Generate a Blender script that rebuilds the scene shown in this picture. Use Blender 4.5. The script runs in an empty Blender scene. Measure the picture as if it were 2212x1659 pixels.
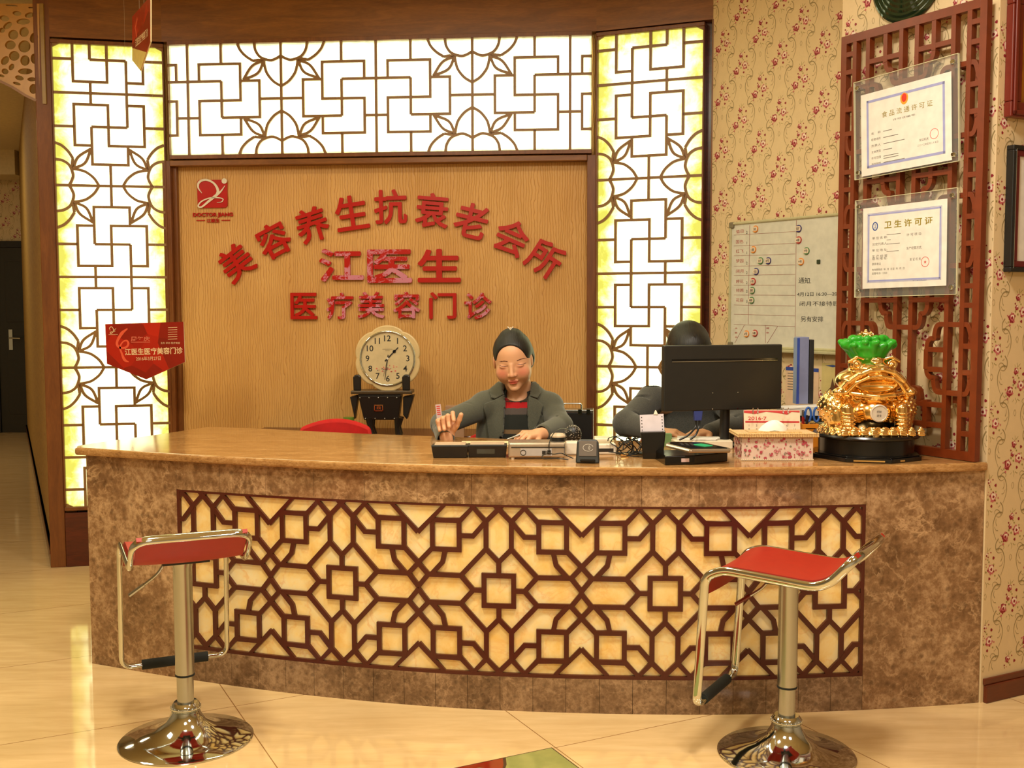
import bpy, bmesh, math, random
import numpy as np
from mathutils import Matrix, Vector
random.seed(7)
SC = bpy.context.scene
COL = SC.collection
R = math.radians

# ---------------------------------------------------------------- camera
FPX, CX, CY = 2350.0, 1106.0, 829.5
PITCH, ROLL, HC = R(4.04), R(-0.115), 1.35
cam_d = bpy.data.cameras.new('camera'); cam = bpy.data.objects.new('camera', cam_d); COL.objects.link(cam)
cam_d.sensor_width = 36.0; cam_d.lens = FPX / 2212 * 36.0; cam_d.clip_start = .05; cam_d.clip_end = 60
CM = Matrix.Rotation(math.pi/2 - PITCH, 4, 'X') @ Matrix.Rotation(ROLL, 4, 'Z')
cam.matrix_world = Matrix.Translation((0, 0, HC)) @ CM
SC.camera = cam
# ---------------------------------------------------------------- light and exposure
SC.view_settings.view_transform = 'Standard'; SC.view_settings.look = 'None'
SC.view_settings.gamma = 1; SC.view_settings.exposure = -0.14
SC.view_settings.use_curve_mapping = False
w = bpy.data.worlds.new('world'); SC.world = w; w.use_nodes = True
w.node_tree.nodes['Background'].inputs[0].default_value = (1.0, .93, .7, 1)
w.node_tree.nodes['Background'].inputs[1].default_value = .12
CEIL = 2.97
def area(name, x, y, sx, sy, watts, col=(1, .945, .71), z=CEIL-.03, rot=(0, 0, 0)):
    l = bpy.data.lights.new(name, 'AREA'); l.shape = 'RECTANGLE'; l.size = sx; l.size_y = sy; l.energy = watts; l.color = col
    o = bpy.data.objects.new(name, l); COL.objects.link(o); o.location = (x, y, z); o.rotation_euler = rot; return o
area('ceiling_light_panel', -.9, 2.5, .35, .35, 52)
area('ceiling_light_panel', .7, 2.6, .35, .35, 52, (1, .915, .80))
area('ceiling_light_panel', -.4, .6, .7, .7, 40)
area('ceiling_light_panel', 1.6, .4, .7, .7, 38, (1, .90, .80))
area('ceiling_light_panel', -3.0, 3.6, .7, .7, 42)  # lamp added here to brighten the floor at the left
area('ceiling_light_panel', -.5, 4.35, 1.5, .12, 13, (1, .93, .66))
area('corridor_light_panel', -5.2, 9.0, .5, .5, 24, (1, .88, .58))

def ray(px, py):
    return CM.to_3x3() @ Vector(((px-CX)/FPX, -(py-CY)/FPX, -1.0))
def at(px, py, Y):            # the point seen at a pixel, at world depth Y
    d = ray(px, py); t = Y/d.y; return Vector((0, 0, HC)) + d*t
def onz(px, py, z):           # the point seen at a pixel, at height z
    d = ray(px, py); t = (z-HC)/d.z; return Vector((0, 0, HC)) + d*t
def frame(x, y, ang, off=0.0, z=0.0):   # wall frame: X along the wall, Y into the wall, Z up
    a = R(ang); n = Vector((-math.sin(a), math.cos(a), 0))
    return Matrix.Translation(Vector((x, y, z)) + n*off) @ Matrix.Rotation(a, 4, 'Z')
def inframe(M, px, py, off=0.0):        # pixel -> (u, z) on plane Y=off of a frame
    Mi = M.inverted(); o = Mi @ Vector((0, 0, HC)); d = Mi.to_3x3() @ ray(px, py); t = (off-o.y)/d.y
    p = o + d*t; return p.x, p.z

# ---------------------------------------------------------------- object helpers
def tag(o, label=None, cat=None, group=None, kind=None):
    if label: o['label'] = label
    if cat: o['category'] = cat
    if group: o['group'] = group
    if kind: o['kind'] = kind
    return o
def thing(name, label, cat, M=None, group=None):
    o = bpy.data.objects.new(name, None); COL.objects.link(o); o.empty_display_size = .05
    if M is not None: o.matrix_world = M if isinstance(M, Matrix) else Matrix.Translation(M)
    return tag(o, label, cat, group)
def copy_tree(o, parent=None):
    c = o.copy(); COL.objects.link(c)
    if parent is not None: c.parent = parent
    for ch in o.children: copy_tree(ch, c)
    return c
class MB:
    def __init__(s): s.v = []; s.f = []; s.m = []; s.X = None
    def add(s, vs, fs, m=0, M=None):
        n = len(s.v)
        if M is None: M = s.X
        if M is not None: vs = [M @ Vector(p) for p in vs]
        s.v += [tuple(p) for p in vs]; s.f += [tuple(i+n for i in f) for f in fs]; s.m += [m]*len(fs); return s
    def box(s, x0, x1, y0, y1, z0, z1, m=0, M=None):
        vs = [(x, y, z) for z in (z0, z1) for y in (y0, y1) for x in (x0, x1)]
        return s.add(vs, [(0,2,3,1), (4,5,7,6), (0,1,5,4), (2,6,7,3), (0,4,6,2), (1,3,7,5)], m, M)
    def prism(s, poly, y0, y1, m=0, M=None, axis='y'):     # polygon in xz (axis y) or xy (axis z)
        n = len(poly)
        if axis == 'y': vs = [(p[0], y0, p[1]) for p in poly] + [(p[0], y1, p[1]) for p in poly]
        else: vs = [(p[0], p[1], y0) for p in poly] + [(p[0], p[1], y1) for p in poly]
        a = sum(poly[i][0]*poly[(i+1) % n][1]-poly[(i+1) % n][0]*poly[i][1] for i in range(n))
        fs = [tuple(range(n)), tuple(range(2*n-1, n-1, -1))] + [(i, i+n, (i+1) % n+n, (i+1) % n) for i in range(n)]
        if (a < 0) == (axis == 'y'): fs = [f[::-1] for f in fs]
        return s.add(vs, fs, m, M)
    def bar(s, pl, w, y0, y1, m=0, M=None, closed=False, fn=None):   # polyline ribbon in xz with thickness in y
        P = [Vector((p[0], p[1])) for p in pl]; n = len(P); L = []; Rr = []
        ws = w if isinstance(w, (list, tuple)) else [w]*n
        for i in range(n):
            a = P[i-1] if (i or closed) else None; b = P[(i+1) % n] if (i < n-1 or closed) else None
            d1 = (P[i]-a).normalized() if a is not None else None; d2 = (b-P[i]).normalized() if b is not None else None
            if d1 is None: d1 = d2
            if d2 is None: d2 = d1
            t = d1+d2; t = t.normalized() if t.length > 1e-6 else d1
            nn = Vector((-t.y, t.x)); k = max(.5, nn.dot(Vector((-d1.y, d1.x))))
            L.append(P[i]+nn*ws[i]/2/k); Rr.append(P[i]-nn*ws[i]/2/k)
        vs = []
        for i in range(n):
            for q in (L[i], Rr[i]):
                for y in (y0, y1):
                    vs.append(fn(q.x, y, q.y) if fn else (q.x, y, q.y))
        fs = []
        for i in range(n if closed else n-1):
            a = 4*i; b = 4*((i+1) % n)
            fs += [(a, b, b+2, a+2), (a+1, a+3, b+3, b+1), (a, a+1, b+1, b), (a+2, b+2, b+3, a+3)]
        if not closed: fs += [(0, 2, 3, 1), (4*n-4, 4*n-3, 4*n-1, 4*n-2)]
        return s.add(vs, fs, m, M)
    def tube(s, path, r, n=10, m=0, M=None, closed=False, flat=1.0):
        P = [Vector(p) for p in path]; k = len(P); rs = r if isinstance(r, (list, tuple)) else [r]*k
        T = []
        for i in range(k):
            a = P[(i-1) % k] if (i or closed) else P[0]; b = P[(i+1) % k] if (i < k-1 or closed) else P[-1]
            T.append((b-a).normalized())
        up = Vector((0, 0, 1)) if abs(T[0].z) < .9 else Vector((1, 0, 0))
        N = (up - T[0]*up.dot(T[0])).normalized(); vs = []
        for i in range(k):
            N = (N - T[i]*N.dot(T[i])).normalized(); B = T[i].cross(N)
            for j in range(n):
                a = 2*math.pi*j/n; vs.append(P[i] + (N*math.cos(a) + B*math.sin(a)*flat)*rs[i])
        fs = [(i*n+j, i*n+(j+1) % n, ((i+1) % k)*n+(j+1) % n, ((i+1) % k)*n+j) for i in range(k if closed else k-1) for j in range(n)]
        if not closed: fs += [tuple(range(n-1, -1, -1)), tuple((k-1)*n+j for j in range(n))]
        return s.add(vs, fs, m, M)
    def lathe(s, prof, n=32, m=0, M=None, sx=1, sy=1, c=(0, 0, 0)):
        vs = []; k = len(prof)
        for r_, z in prof:
            for j in range(n):
                a = 2*math.pi*j/n; vs.append((c[0]+max(r_, 1e-5)*math.cos(a)*sx, c[1]+max(r_, 1e-5)*math.sin(a)*sy, c[2]+z))
        fs = [(i*n+j, i*n+(j+1) % n, (i+1)*n+(j+1) % n, (i+1)*n+j) for i in range(k-1) for j in range(n)]
        fs += [tuple(range(n-1, -1, -1)), tuple((k-1)*n+j for j in range(n))]
        return s.add(vs, fs, m, M)
    def ell(s, c, r, nu=16, nv=10, m=0, M=None):
        if not isinstance(r, (tuple, list)): r = (r, r, r)
        vs = [(c[0], c[1], c[2]-r[2])]
        for i in range(1, nv):
            p = -math.pi/2 + math.pi*i/nv
            for j in range(nu):
                a = 2*math.pi*j/nu; vs.append((c[0]+r[0]*math.cos(p)*math.cos(a), c[1]+r[1]*math.cos(p)*math.sin(a), c[2]+r[2]*math.sin(p)))
        vs.append((c[0], c[1], c[2]+r[2])); fs = []
        for j in range(nu): fs.append((0, 1+(j+1) % nu, 1+j))
        for i in range(nv-2):
            for j in range(nu): a = 1+i*nu; fs.append((a+j, a+(j+1) % nu, a+nu+(j+1) % nu, a+nu+j))
        a = 1+(nv-2)*nu
        for j in range(nu): fs.append((a+j, a+(j+1) % nu, len(vs)-1))
        return s.add(vs, fs, m, M)
    def build(s, name, mats, parent=None, smooth=False, bevel=0, ang=40):
        me = bpy.data.meshes.new(name); me.from_pydata(s.v, [], s.f)
        if not isinstance(mats, (list, tuple)): mats = [mats]
        for q in mats: me.materials.append(q)
        if len(mats) > 1: me.polygons.foreach_set('material_index', s.m)
        if smooth:
            me.polygons.foreach_set('use_smooth', [True]*len(me.polygons)); me.update()
            try: me.set_sharp_from_angle(angle=R(ang))
            except Exception: pass
        me.update()
        o = bpy.data.objects.new(name, me); COL.objects.link(o)
        if parent is not None: o.parent = parent
        if bevel:
            b = o.modifiers.new('bevel', 'BEVEL'); b.width = bevel; b.segments = 2; b.limit_method = 'ANGLE'; b.angle_limit = R(40)
            b.harden_normals = False
        return o
_tc = {}
def text_geo(body, offset=0.0, extrude=0.0):
    k = (body, offset, extrude)
    if k not in _tc:
        cu = bpy.data.curves.new('t', 'FONT'); cu.body = body; cu.size = 1; cu.offset = offset; cu.extrude = extrude
        cu.align_x = 'CENTER'; cu.resolution_u = 3
        o = bpy.data.objects.new('t', cu); COL.objects.link(o); bpy.context.view_layer.update()
        dg = bpy.context.evaluated_depsgraph_get(); me = bpy.data.meshes.new_from_object(o.evaluated_get(dg))
        vs = [v.co.copy() for v in me.vertices]; fs = [tuple(p.vertices) for p in me.polygons]
        bpy.data.objects.remove(o); bpy.data.curves.remove(cu); bpy.data.meshes.remove(me)
        if vs:
            x0, x1 = min(v.x for v in vs), max(v.x for v in vs); y0, y1 = min(v.y for v in vs), max(v.y for v in vs)
            vs = [Vector((v.x-(x0+x1)/2, v.y-(y0+y1)/2, v.z)) for v in vs]
        else: x0 = x1 = y0 = y1 = 0
        _tc[k] = (vs, fs, max(x1-x0, 1e-4), max(y1-y0, 1e-4))
    return _tc[k]
def put_text(mb, body, u, z, w=None, h=None, y=0.0, m=0, rot=0, offset=0.0, thick=0.0, M=None, left=False):
    """text lying in the xz plane of a frame, facing -Y"""
    vs, fs, W, H = text_geo(body, offset, .5 if thick else 0)
    if not vs: return
    sx = (w/W) if w else (h/H); sz = (h/H) if h else sx
    c, s = math.cos(R(rot)), math.sin(R(rot)); out = []
    for v in vs:
        a, b = v.x*sx + (w or W*sx)/2*(1 if left else 0), v.y*sz; out.append((u+a*c-b*s, y-v.z*thick, z+a*s+b*c))
    mb.add(out, fs, m, M)
def plate(name, outline, holes, thick, mat, parent=None):
    """flat plate in xz with holes, thickness in y"""
    cu = bpy.data.curves.new(name, 'CURVE'); cu.dimensions = '2D'; cu.fill_mode = 'BOTH'; cu.extrude = thick/2
    for pts in [outline]+holes:
        sp = cu.splines.new('POLY'); sp.points.add(len(pts)-1); sp.use_cyclic_u = True
        for i, p in enumerate(pts): sp.points[i].co = (p[0], p[1], 0, 1)
    o = bpy.data.objects.new('t', cu); COL.objects.link(o); bpy.context.view_layer.update()
    me = bpy.data.meshes.new_from_object(o.evaluated_get(bpy.context.evaluated_depsgraph_get()))
    vs = [(v.co.x, -v.co.z, v.co.y) for v in me.vertices]; fs = [tuple(p.vertices) for p in me.polygons]
    bpy.data.objects.remove(o); bpy.data.curves.remove(cu); bpy.data.meshes.remove(me)
    b = MB(); b.add(vs, fs); return b.build(name, mat, parent)
def struct(name, mb, mat, smooth=False, M=None, bevel=0):
    o = mb.build(name, mat, None, smooth, bevel)
    if M is not None: o.matrix_world = M
    o['kind'] = 'structure'; return o
def cat_rom(pts, n=8, closed=False):
    P = [Vector(p) for p in pts]; k = len(P); out = []
    for i in range(k if closed else k-1):
        p0 = P[(i-1) % k] if (closed or i) else P[0]*2-P[1]; p1 = P[i]; p2 = P[(i+1) % k]
        p3 = P[(i+2) % k] if (closed or i < k-2) else P[-1]*2-P[-2]
        for j in range(n):
            t = j/n; out.append(.5*((2*p1)+(p2-p0)*t+(2*p0-5*p1+4*p2-p3)*t*t+(3*p1-p0-3*p2+p3)*t**3))
    if not closed: out.append(P[-1])
    return out

# ---------------------------------------------------------------- organic surfaces (distance field -> mesh)
class SDF:
    def __init__(s, lo, hi, h):
        s.lo = np.array(lo, float); s.h = h; s.n = np.ceil((np.array(hi)-s.lo)/h).astype(int)+1
        s.g = np.full(s.n, 1.0, np.float32)
    def _reg(s, lo, hi):
        a = np.clip(np.floor((np.array(lo)-s.lo)/s.h).astype(int), 0, s.n-1); b = np.clip(np.ceil((np.array(hi)-s.lo)/s.h).astype(int)+1, 1, s.n)
        if (b <= a).any(): return None
        ax = [s.lo[i]+s.h*np.arange(a[i], b[i]) for i in range(3)]
        X, Y, Z = np.meshgrid(*ax, indexing='ij'); return (slice(a[0], b[0]), slice(a[1], b[1]), slice(a[2], b[2])), np.stack([X, Y, Z], -1).astype(np.float32)
    def op(s, fn, lo, hi, k=.01, mode='add'):
        pad = k+3*s.h; q = s._reg(np.array(lo)-pad, np.array(hi)+pad)
        if q is None: return
        sl, P = q; d = fn(P); f = s.g[sl]
        if mode == 'add':
            hh = np.clip(.5+.5*(f-d)/k, 0, 1); s.g[sl] = f*(1-hh)+d*hh - k*hh*(1-hh)
        else:
            hh = np.clip(.5-.5*(f+d)/k, 0, 1); s.g[sl] = f*(1-hh)-d*hh + k*hh*(1-hh)
    def ell(s, c, r, Rm=None, k=.01, mode='add'):
        c = np.array(c, np.float32); r = np.array(r if hasattr(r, '__len__') else (r, r, r), np.float32); m = float(r.max())
        A = None if Rm is None else np.array(Rm, np.float32)
        def fn(P):
            p = P-c
            if A is not None: p = p@A
            k0 = np.linalg.norm(p/r, axis=-1); k1 = np.linalg.norm(p/(r*r), axis=-1)+1e-9; return k0*(k0-1)/k1
        s.op(fn, c-m, c+m, k, mode)
    def cap(s, a, b, ra, rb=None, k=.01, mode='add', sq=None):
        a = np.array(a, np.float32); b = np.array(b, np.float32); rb = ra if rb is None else rb; m = max(ra, rb)
        def fn(P):
            pa = P-a; ba = b-a; t = np.clip((pa@ba)/max(float(ba@ba), 1e-9), 0, 1)
            return np.linalg.norm(pa-t[..., None]*ba, axis=-1)-(ra+(rb-ra)*t)
        s.op(fn, np.minimum(a, b)-m, np.maximum(a, b)+m, k, mode)
    def chain(s, pts, rs, k=.01):
        for i in range(len(pts)-1): s.cap(pts[i], pts[i+1], rs[i], rs[i+1], k)
    def box(s, c, hx, Rm=None, rr=.005, k=.01, mode='add'):
        c = np.array(c, np.float32); hx = np.array(hx, np.float32); m = float(np.linalg.norm(hx))
        A = None if Rm is None else np.array(Rm, np.float32)
        def fn(P):
            p = P-c
            if A is not None: p = p@A
            q = np.abs(p)-hx+rr; return np.linalg.norm(np.maximum(q, 0), axis=-1)+np.minimum(q.max(-1), 0)-rr
        s.op(fn, c-m, c+m, k, mode)
    def torus(s, c, R0, r, Rm=None, k=.005, mode='add'):
        c = np.array(c, np.float32); A = None if Rm is None else np.array(Rm, np.float32); m = R0+r
        def fn(P):
            p = P-c
            if A is not None: p = p@A
            q = np.hypot(p[..., 0], p[..., 1])-R0; return np.hypot(q, p[..., 2])-r
        s.op(fn, c-m, c+m, k, mode)
    def geo(s):
        g = s.g; ins = g < 0; nx, ny, nz = g.shape
        c8 = [(i, j, k) for i in (0, 1) for j in (0, 1) for k in (0, 1)]
        cnt = np.zeros((nx-1, ny-1, nz-1), np.int8)
        for i, j, k in c8: cnt += ins[i:nx-1+i, j:ny-1+j, k:nz-1+k]
        act = (cnt > 0) & (cnt < 8); idx = np.argwhere(act); vid = np.full(act.shape, -1, np.int64); vid[act] = np.arange(len(idx))
        acc = np.zeros((len(idx), 3)); num = np.zeros(len(idx))
        for a in c8:
            for ax in range(3):
                if a[ax]: continue
                b = list(a); b[ax] = 1
                va = g[idx[:, 0]+a[0], idx[:, 1]+a[1], idx[:, 2]+a[2]]; vb = g[idx[:, 0]+b[0], idx[:, 1]+b[1], idx[:, 2]+b[2]]
                mk = (va < 0) != (vb < 0); t = np.where(mk, va/np.where(mk, va-vb, 1), 0)
                p = np.tile(np.array(a, float), (len(idx), 1)); p[:, ax] += t; acc += p*mk[:, None]; num += mk
        V = s.lo + s.h*(idx + acc/num[:, None]); F = []
        for ax in range(3):
            u, v = [(1, 2), (2, 0), (0, 1)][ax]
            sa = [slice(None)]*3; sb = [slice(None)]*3; sa[ax] = slice(0, -1); sb[ax] = slice(1, None)
            A = ins[tuple(sa)]; B = ins[tuple(sb)]; e = np.argwhere(A != B)
            e = e[(e[:, u] > 0) & (e[:, v] > 0) & (e[:, u] < g.shape[u]-1) & (e[:, v] < g.shape[v]-1)]
            q = []
            for du, dv in ((1, 1), (0, 1), (0, 0), (1, 0)):
                c = e.copy(); c[:, u] -= du; c[:, v] -= dv; q.append(vid[c[:, 0], c[:, 1], c[:, 2]])
            q = np.stack(q, 1); fl = A[e[:, 0], e[:, 1], e[:, 2]]; q[~fl] = q[~fl][:, ::-1]; F.append(q)
        return V, np.concatenate(F)
    def build(s, name, mat, parent=None, colfn=None, smooth_it=2, parent_inv=None):
        V, F = s.geo()
        if parent_inv is not None:
            A = np.array(parent_inv.to_3x3()); t = np.array(parent_inv.translation); Vl = V@A.T+t
        else: Vl = V
        me = bpy.data.meshes.new(name); me.from_pydata(Vl.tolist(), [], F.tolist())
        for q in (mat if isinstance(mat, (list, tuple)) else [mat]): me.materials.append(q)
        me.polygons.foreach_set('use_smooth', [True]*len(me.polygons))
        if colfn is not None:
            ca = me.color_attributes.new('Col', 'FLOAT_COLOR', 'POINT'); c = np.ones((len(V), 4), np.float32); c[:, :3] = colfn(V); ca.data.foreach_set('color', c.ravel())
        me.update(); o = bpy.data.objects.new(name, me); COL.objects.link(o)
        if parent is not None: o.parent = parent
        if smooth_it:
            sm = o.modifiers.new('smooth', 'SMOOTH'); sm.factor = .5; sm.iterations = smooth_it
        return o

# ---------------------------------------------------------------- materials
def lin(c): return tuple(((v/255)/12.92 if v/255 <= .04045 else ((v/255+.055)/1.055)**2.4) for v in c)
class N:
    def __init__(s, name):
        s.m = bpy.data.materials.new(name); s.m.use_nodes = True; s.t = s.m.node_tree; s.b = s.t.nodes['Principled BSDF']; s.out = s.t.nodes['Material Output']
        s.tc = s.t.nodes.new('ShaderNodeTexCoord')
    def n(s, typ, **kw):
        x = s.t.nodes.new(typ)
        for k, v in kw.items():
            if k in x.inputs.keys() if isinstance(k, str) else False: x.inputs[k].default_value = v
            else: setattr(x, k, v)
        return x
    def l(s, a, b): s.t.links.new(a, b)
    def mapping(s, scale=(1, 1, 1), rot=(0, 0, 0), loc=(0, 0, 0), src='Object'):
        mp = s.t.nodes.new('ShaderNodeMapping'); mp.inputs['Scale'].default_value = scale; mp.inputs['Rotation'].default_value = rot; mp.inputs['Location'].default_value = loc
        s.l(s.tc.outputs[src], mp.inputs[0]); return mp.outputs[0]
    def noise(s, vec, scale=5, detail=3, rough=.5, dist=0.0):
        x = s.t.nodes.new('ShaderNodeTexNoise'); x.inputs['Scale'].default_value = scale; x.inputs['Detail'].default_value = detail
        x.inputs['Roughness'].default_value = rough; x.inputs['Distortion'].default_value = dist; s.l(vec, x.inputs['Vector']); return x.outputs[0]
    def ramp(s, fac, stops):
        x = s.t.nodes.new('ShaderNodeValToRGB'); e = x.color_ramp.elements
        while len(e) < len(stops): e.new(.5)
        for i, (p, c) in enumerate(stops): e[i].position = p; e[i].color = (*c, 1) if len(c) == 3 else c
        s.l(fac, x.inputs[0]); return x.outputs[0]
    def mix(s, fac, a, b, blend='MIX'):
        x = s.t.nodes.new('ShaderNodeMix'); x.data_type = 'RGBA'; x.blend_type = blend
        for v, i in ((fac, 0), (a, 6), (b, 7)):
            if hasattr(v, 'is_linked'): s.l(v, x.inputs[i])
            else: x.inputs[i].default_value = (*v, 1) if (isinstance(v, tuple) and len(v) == 3) else v
        return x.outputs[2]
    def math(s, op, a, b=0.0, c=0.0, clamp=False):
        x = s.t.nodes.new('ShaderNodeMath'); x.operation = op; x.use_clamp = clamp
        for v, i in ((a, 0), (b, 1), (c, 2)):
            if hasattr(v, 'is_linked'): s.l(v, x.inputs[i])
            else: x.inputs[i].default_value = v
        return x.outputs[0]
    def sep(s, vec):
        x = s.t.nodes.new('ShaderNodeSeparateXYZ'); s.l(vec, x.inputs[0]); return x.outputs
    def bump(s, h, strength=.3, dist=.01):
        x = s.t.nodes.new('ShaderNodeBump'); x.inputs['Strength'].default_value = strength; x.inputs['Distance'].default_value = dist
        s.l(h, x.inputs['Height']); s.l(x.outputs[0], s.b.inputs['Normal'])
    def col(s, c):
        if hasattr(c, 'is_linked'): s.l(c, s.b.inputs['Base Color'])
        else: s.b.inputs['Base Color'].default_value = (*c, 1)
    def set(s, rough=.5, metal=0.0, spec=.5, **kw):
        s.b.inputs['Roughness'].default_value = rough; s.b.inputs['Metallic'].default_value = metal; s.b.inputs['Specular IOR Level'].default_value = spec
        for k, v in kw.items(): s.b.inputs[k.replace('_', ' ')].default_value = v
        return s.m
def plain(name, c, rough=.5, metal=0.0, spec=.5, var=.06, vscale=30, **kw):
    x = N(name); c = lin(c); nz = x.noise(x.mapping(), vscale, 2)
    x.col(x.ramp(nz, [(.3, tuple(v*(1-var) for v in c)), (.7, tuple(min(1, v*(1+var)) for v in c))])); return x.set(rough, metal, spec, **kw)
def emit(name, c, st):
    x = N(name); x.col((0, 0, 0)); x.set(.5, 0, 0); x.b.inputs['Emission Color'].default_value = (*lin(c), 1); x.b.inputs['Emission Strength'].default_value = st; return x.m
def wood(name, c1, c2, axis='x', rough=.35, scale=1.0):
    x = N(name); sc = {'x': (1.2, 8, 10), 'z': (10, 8, 1.2)}[axis]
    v = x.mapping(tuple(q*scale for q in sc)); n1 = x.noise(v, 2.2, 5, .6, 1.2); n2 = x.noise(x.mapping(tuple(q*9*scale for q in sc)), 3, 2)
    f = x.math('ADD', x.math('MULTIPLY', n1, .75), x.math('MULTIPLY', n2, .25))
    x.col(x.ramp(f, [(.32, lin(c1)), (.5, lin(tuple((a+b)/2 for a, b in zip(c1, c2)))), (.68, lin(c2))])); return x.set(rough)
def marble(name, dark, mid, light, rough=.12, scale=1.0, axis_streak=None, vein=.55):
    x = N(name); v = x.mapping((scale, scale, scale) if axis_streak is None else axis_streak)
    n1 = x.noise(v, 4.5, 8, .72, .15); sp = x.noise(v, 38, 4, .7, .1); f = x.math('ADD', x.math('MULTIPLY', n1, .62), x.math('MULTIPLY', sp, .38))
    c = x.ramp(f, [(.36, lin(dark)), (.5, lin(mid)), (.64, lin(light))])
    for sc, wd_, am in ((5.5, .012, vein), (15, .022, vein*.8)):
        wv = x.noise(v, sc, 6, .62, .35); r_ = x.math('ABSOLUTE', x.math('SUBTRACT', wv, .5)); g_ = x.noise(v, sc*.8+3, 2)
        m = x.math('MULTIPLY', x.ramp(r_, [(0, (am,)*3), (wd_, (am*.35,)*3), (wd_*2.2, (0, 0, 0))]), x.ramp(g_, [(.42, (0, 0, 0)), (.6, (1, 1, 1))]))
        c = x.mix(m, c, lin(tuple(min(255, q*1.1) for q in light)))
    vo = x.t.nodes.new('ShaderNodeTexVoronoi'); vo.inputs['Scale'].default_value = 26; x.l(v, vo.inputs['Vector'])
    c = x.mix(x.ramp(vo.outputs['Distance'], [(.12, (.5, .5, .5)), (.3, (0, 0, 0))]), c, lin(tuple(q*.85 for q in dark))); x.col(c); return x.set(rough)
M = {}
M['woodband'] = wood('brown_laminate', (104, 58, 16), (144, 90, 36))
M['woodpost'] = wood('brown_post_laminate', (98, 52, 18), (130, 76, 30), 'z')
M['woodlow'] = wood('dark_red_laminate', (62, 22, 10), (98, 36, 16), 'x', .25)
M['fret'] = plain('brown_fret_paint', (138, 100, 54), .4)
M['screen'] = plain('red_brown_screen_paint', (112, 46, 14), .35, var=.1)
M['lattice'] = plain('dark_maroon_lattice', (78, 26, 15), .3, var=.08)
M['chrome'] = plain('chrome', (214, 220, 218), .07, 1.0, var=.01)
M['steel'] = plain('brushed_steel', (180, 184, 182), .25, 1.0, var=.02)
M['gold'] = plain('polished_gold', (255, 214, 140), .16, 1.0, var=.02)
M['silver'] = plain('silver_plastic', (190, 186, 180), .3, .5)
M['red_leather'] = plain('red_vinyl', (162, 32, 12), .5, var=.04)
M['red_fabric'] = plain('red_fabric', (190, 14, 8), .8, var=.08)
M['black'] = plain('black_plastic', (22, 21, 19), .4)
M['black_gloss'] = plain('black_lacquer', (14, 13, 12), .16)
M['rubber'] = plain('black_foam_grip', (30, 32, 26), .85)
M['white'] = plain('white_plastic', (226, 214, 192), .4)
M['paper'] = plain('white_paper', (222, 216, 204), .7)
M['green_jade'] = plain('green_jade', (44, 158, 34), .28, Subsurface_Weight=.15)
M['signred'] = plain('red_acrylic', (182, 16, 6), .3)
M['text_black'] = plain('black_ink', (28, 26, 24), .6)
M['text_red'] = plain('red_ink', (176, 40, 40), .6)
M['text_gold'] = plain('gold_ink', (150, 130, 30), .5)
M['ceiling'] = plain('ceiling_paint', (226, 206, 160), .7)
M['plainwall'] = plain('plain_wall_paint', (212, 206, 190), .8)
# bark-textured wallpaper of the sign wall
x = N('orange_bark_wallcovering'); v = x.mapping(); sx = x.sep(v)[0]
wv = x.noise(x.mapping((5, 5, 1.3)), 1.6, 3, .5, .1); w2 = x.noise(x.mapping((14, 14, 5)), 2.2, 2, .5)
ph = x.math('ADD', x.math('MULTIPLY', sx, 74), x.math('ADD', x.math('MULTIPLY', wv, 4.0), x.math('MULTIPLY', w2, 1.6)))
sn = x.math('ABSOLUTE', x.math('SINE', x.math('MULTIPLY', ph, math.pi))); fine = x.noise(x.mapping((1, 1, .2)), 160, 3, .6)
hgt = x.math('ADD', x.math('POWER', sn, .6), x.math('MULTIPLY', fine, .35)); big = x.noise(x.mapping((1, 1, .4)), 4, 3)
x.col(x.mix(x.ramp(hgt, [(.25, (1, 1, 1)), (.75, (0, 0, 0))]), x.ramp(big, [(.35, lin((204, 152, 82))), (.65, lin((216, 166, 96)))]), lin((182, 126, 62))))
x.bump(hgt, .45, .005); M['bark'] = x.set(.5)
x = N('beige_corridor_wallcovering'); a = x.noise(x.mapping((1, 1, .5)), 70, 3, .6, .6); x.col(x.ramp(a, [(.35, lin((148, 110, 46))), (.65, lin((192, 152, 76)))])); x.bump(a, .8, .008); M['corrwall'] = x.set(.75)
M['marble'] = marble('brown_emperador_marble', (94, 64, 38), (140, 104, 70), (200, 164, 122), .14)
M['marble_r'] = marble('brown_emperador_skirting', (84, 60, 40), (126, 96, 68), (172, 140, 106), .2, 1.3)
M['top'] = marble('tan_polished_stone', (134, 92, 50), (166, 120, 68), (196, 152, 98), .12, 1, (1.4, 4, 4), .3)
# floor
x = N('cream_polished_tile'); TA = R(26.8); v = x.mapping((1, 1, 1), (0, 0, -TA)); s3 = x.sep(v)
def line(c, off):
    q = x.math('FRACT', x.math('MULTIPLY', x.math('SUBTRACT', c, off), 1/.8)); q = x.math('ABSOLUTE', x.math('SUBTRACT', q, .5)); return x.math('GREATER_THAN', q, .5-.0022)
# rotated coordinates: u along 26.8 deg, v across
ln = x.math('MAXIMUM', line(s3[0], -.015), line(s3[1], .446))
nz = x.noise(x.mapping((1, 6, 1), (0, 0, -TA)), 4, 4, .6, .4)
c = x.ramp(nz, [(.3, lin((212, 176, 120))), (.7, lin((228, 194, 140)))]); x.col(x.mix(ln, c, lin((150, 108, 62)))); M['floor'] = x.set(.07, 0, .6)
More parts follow.
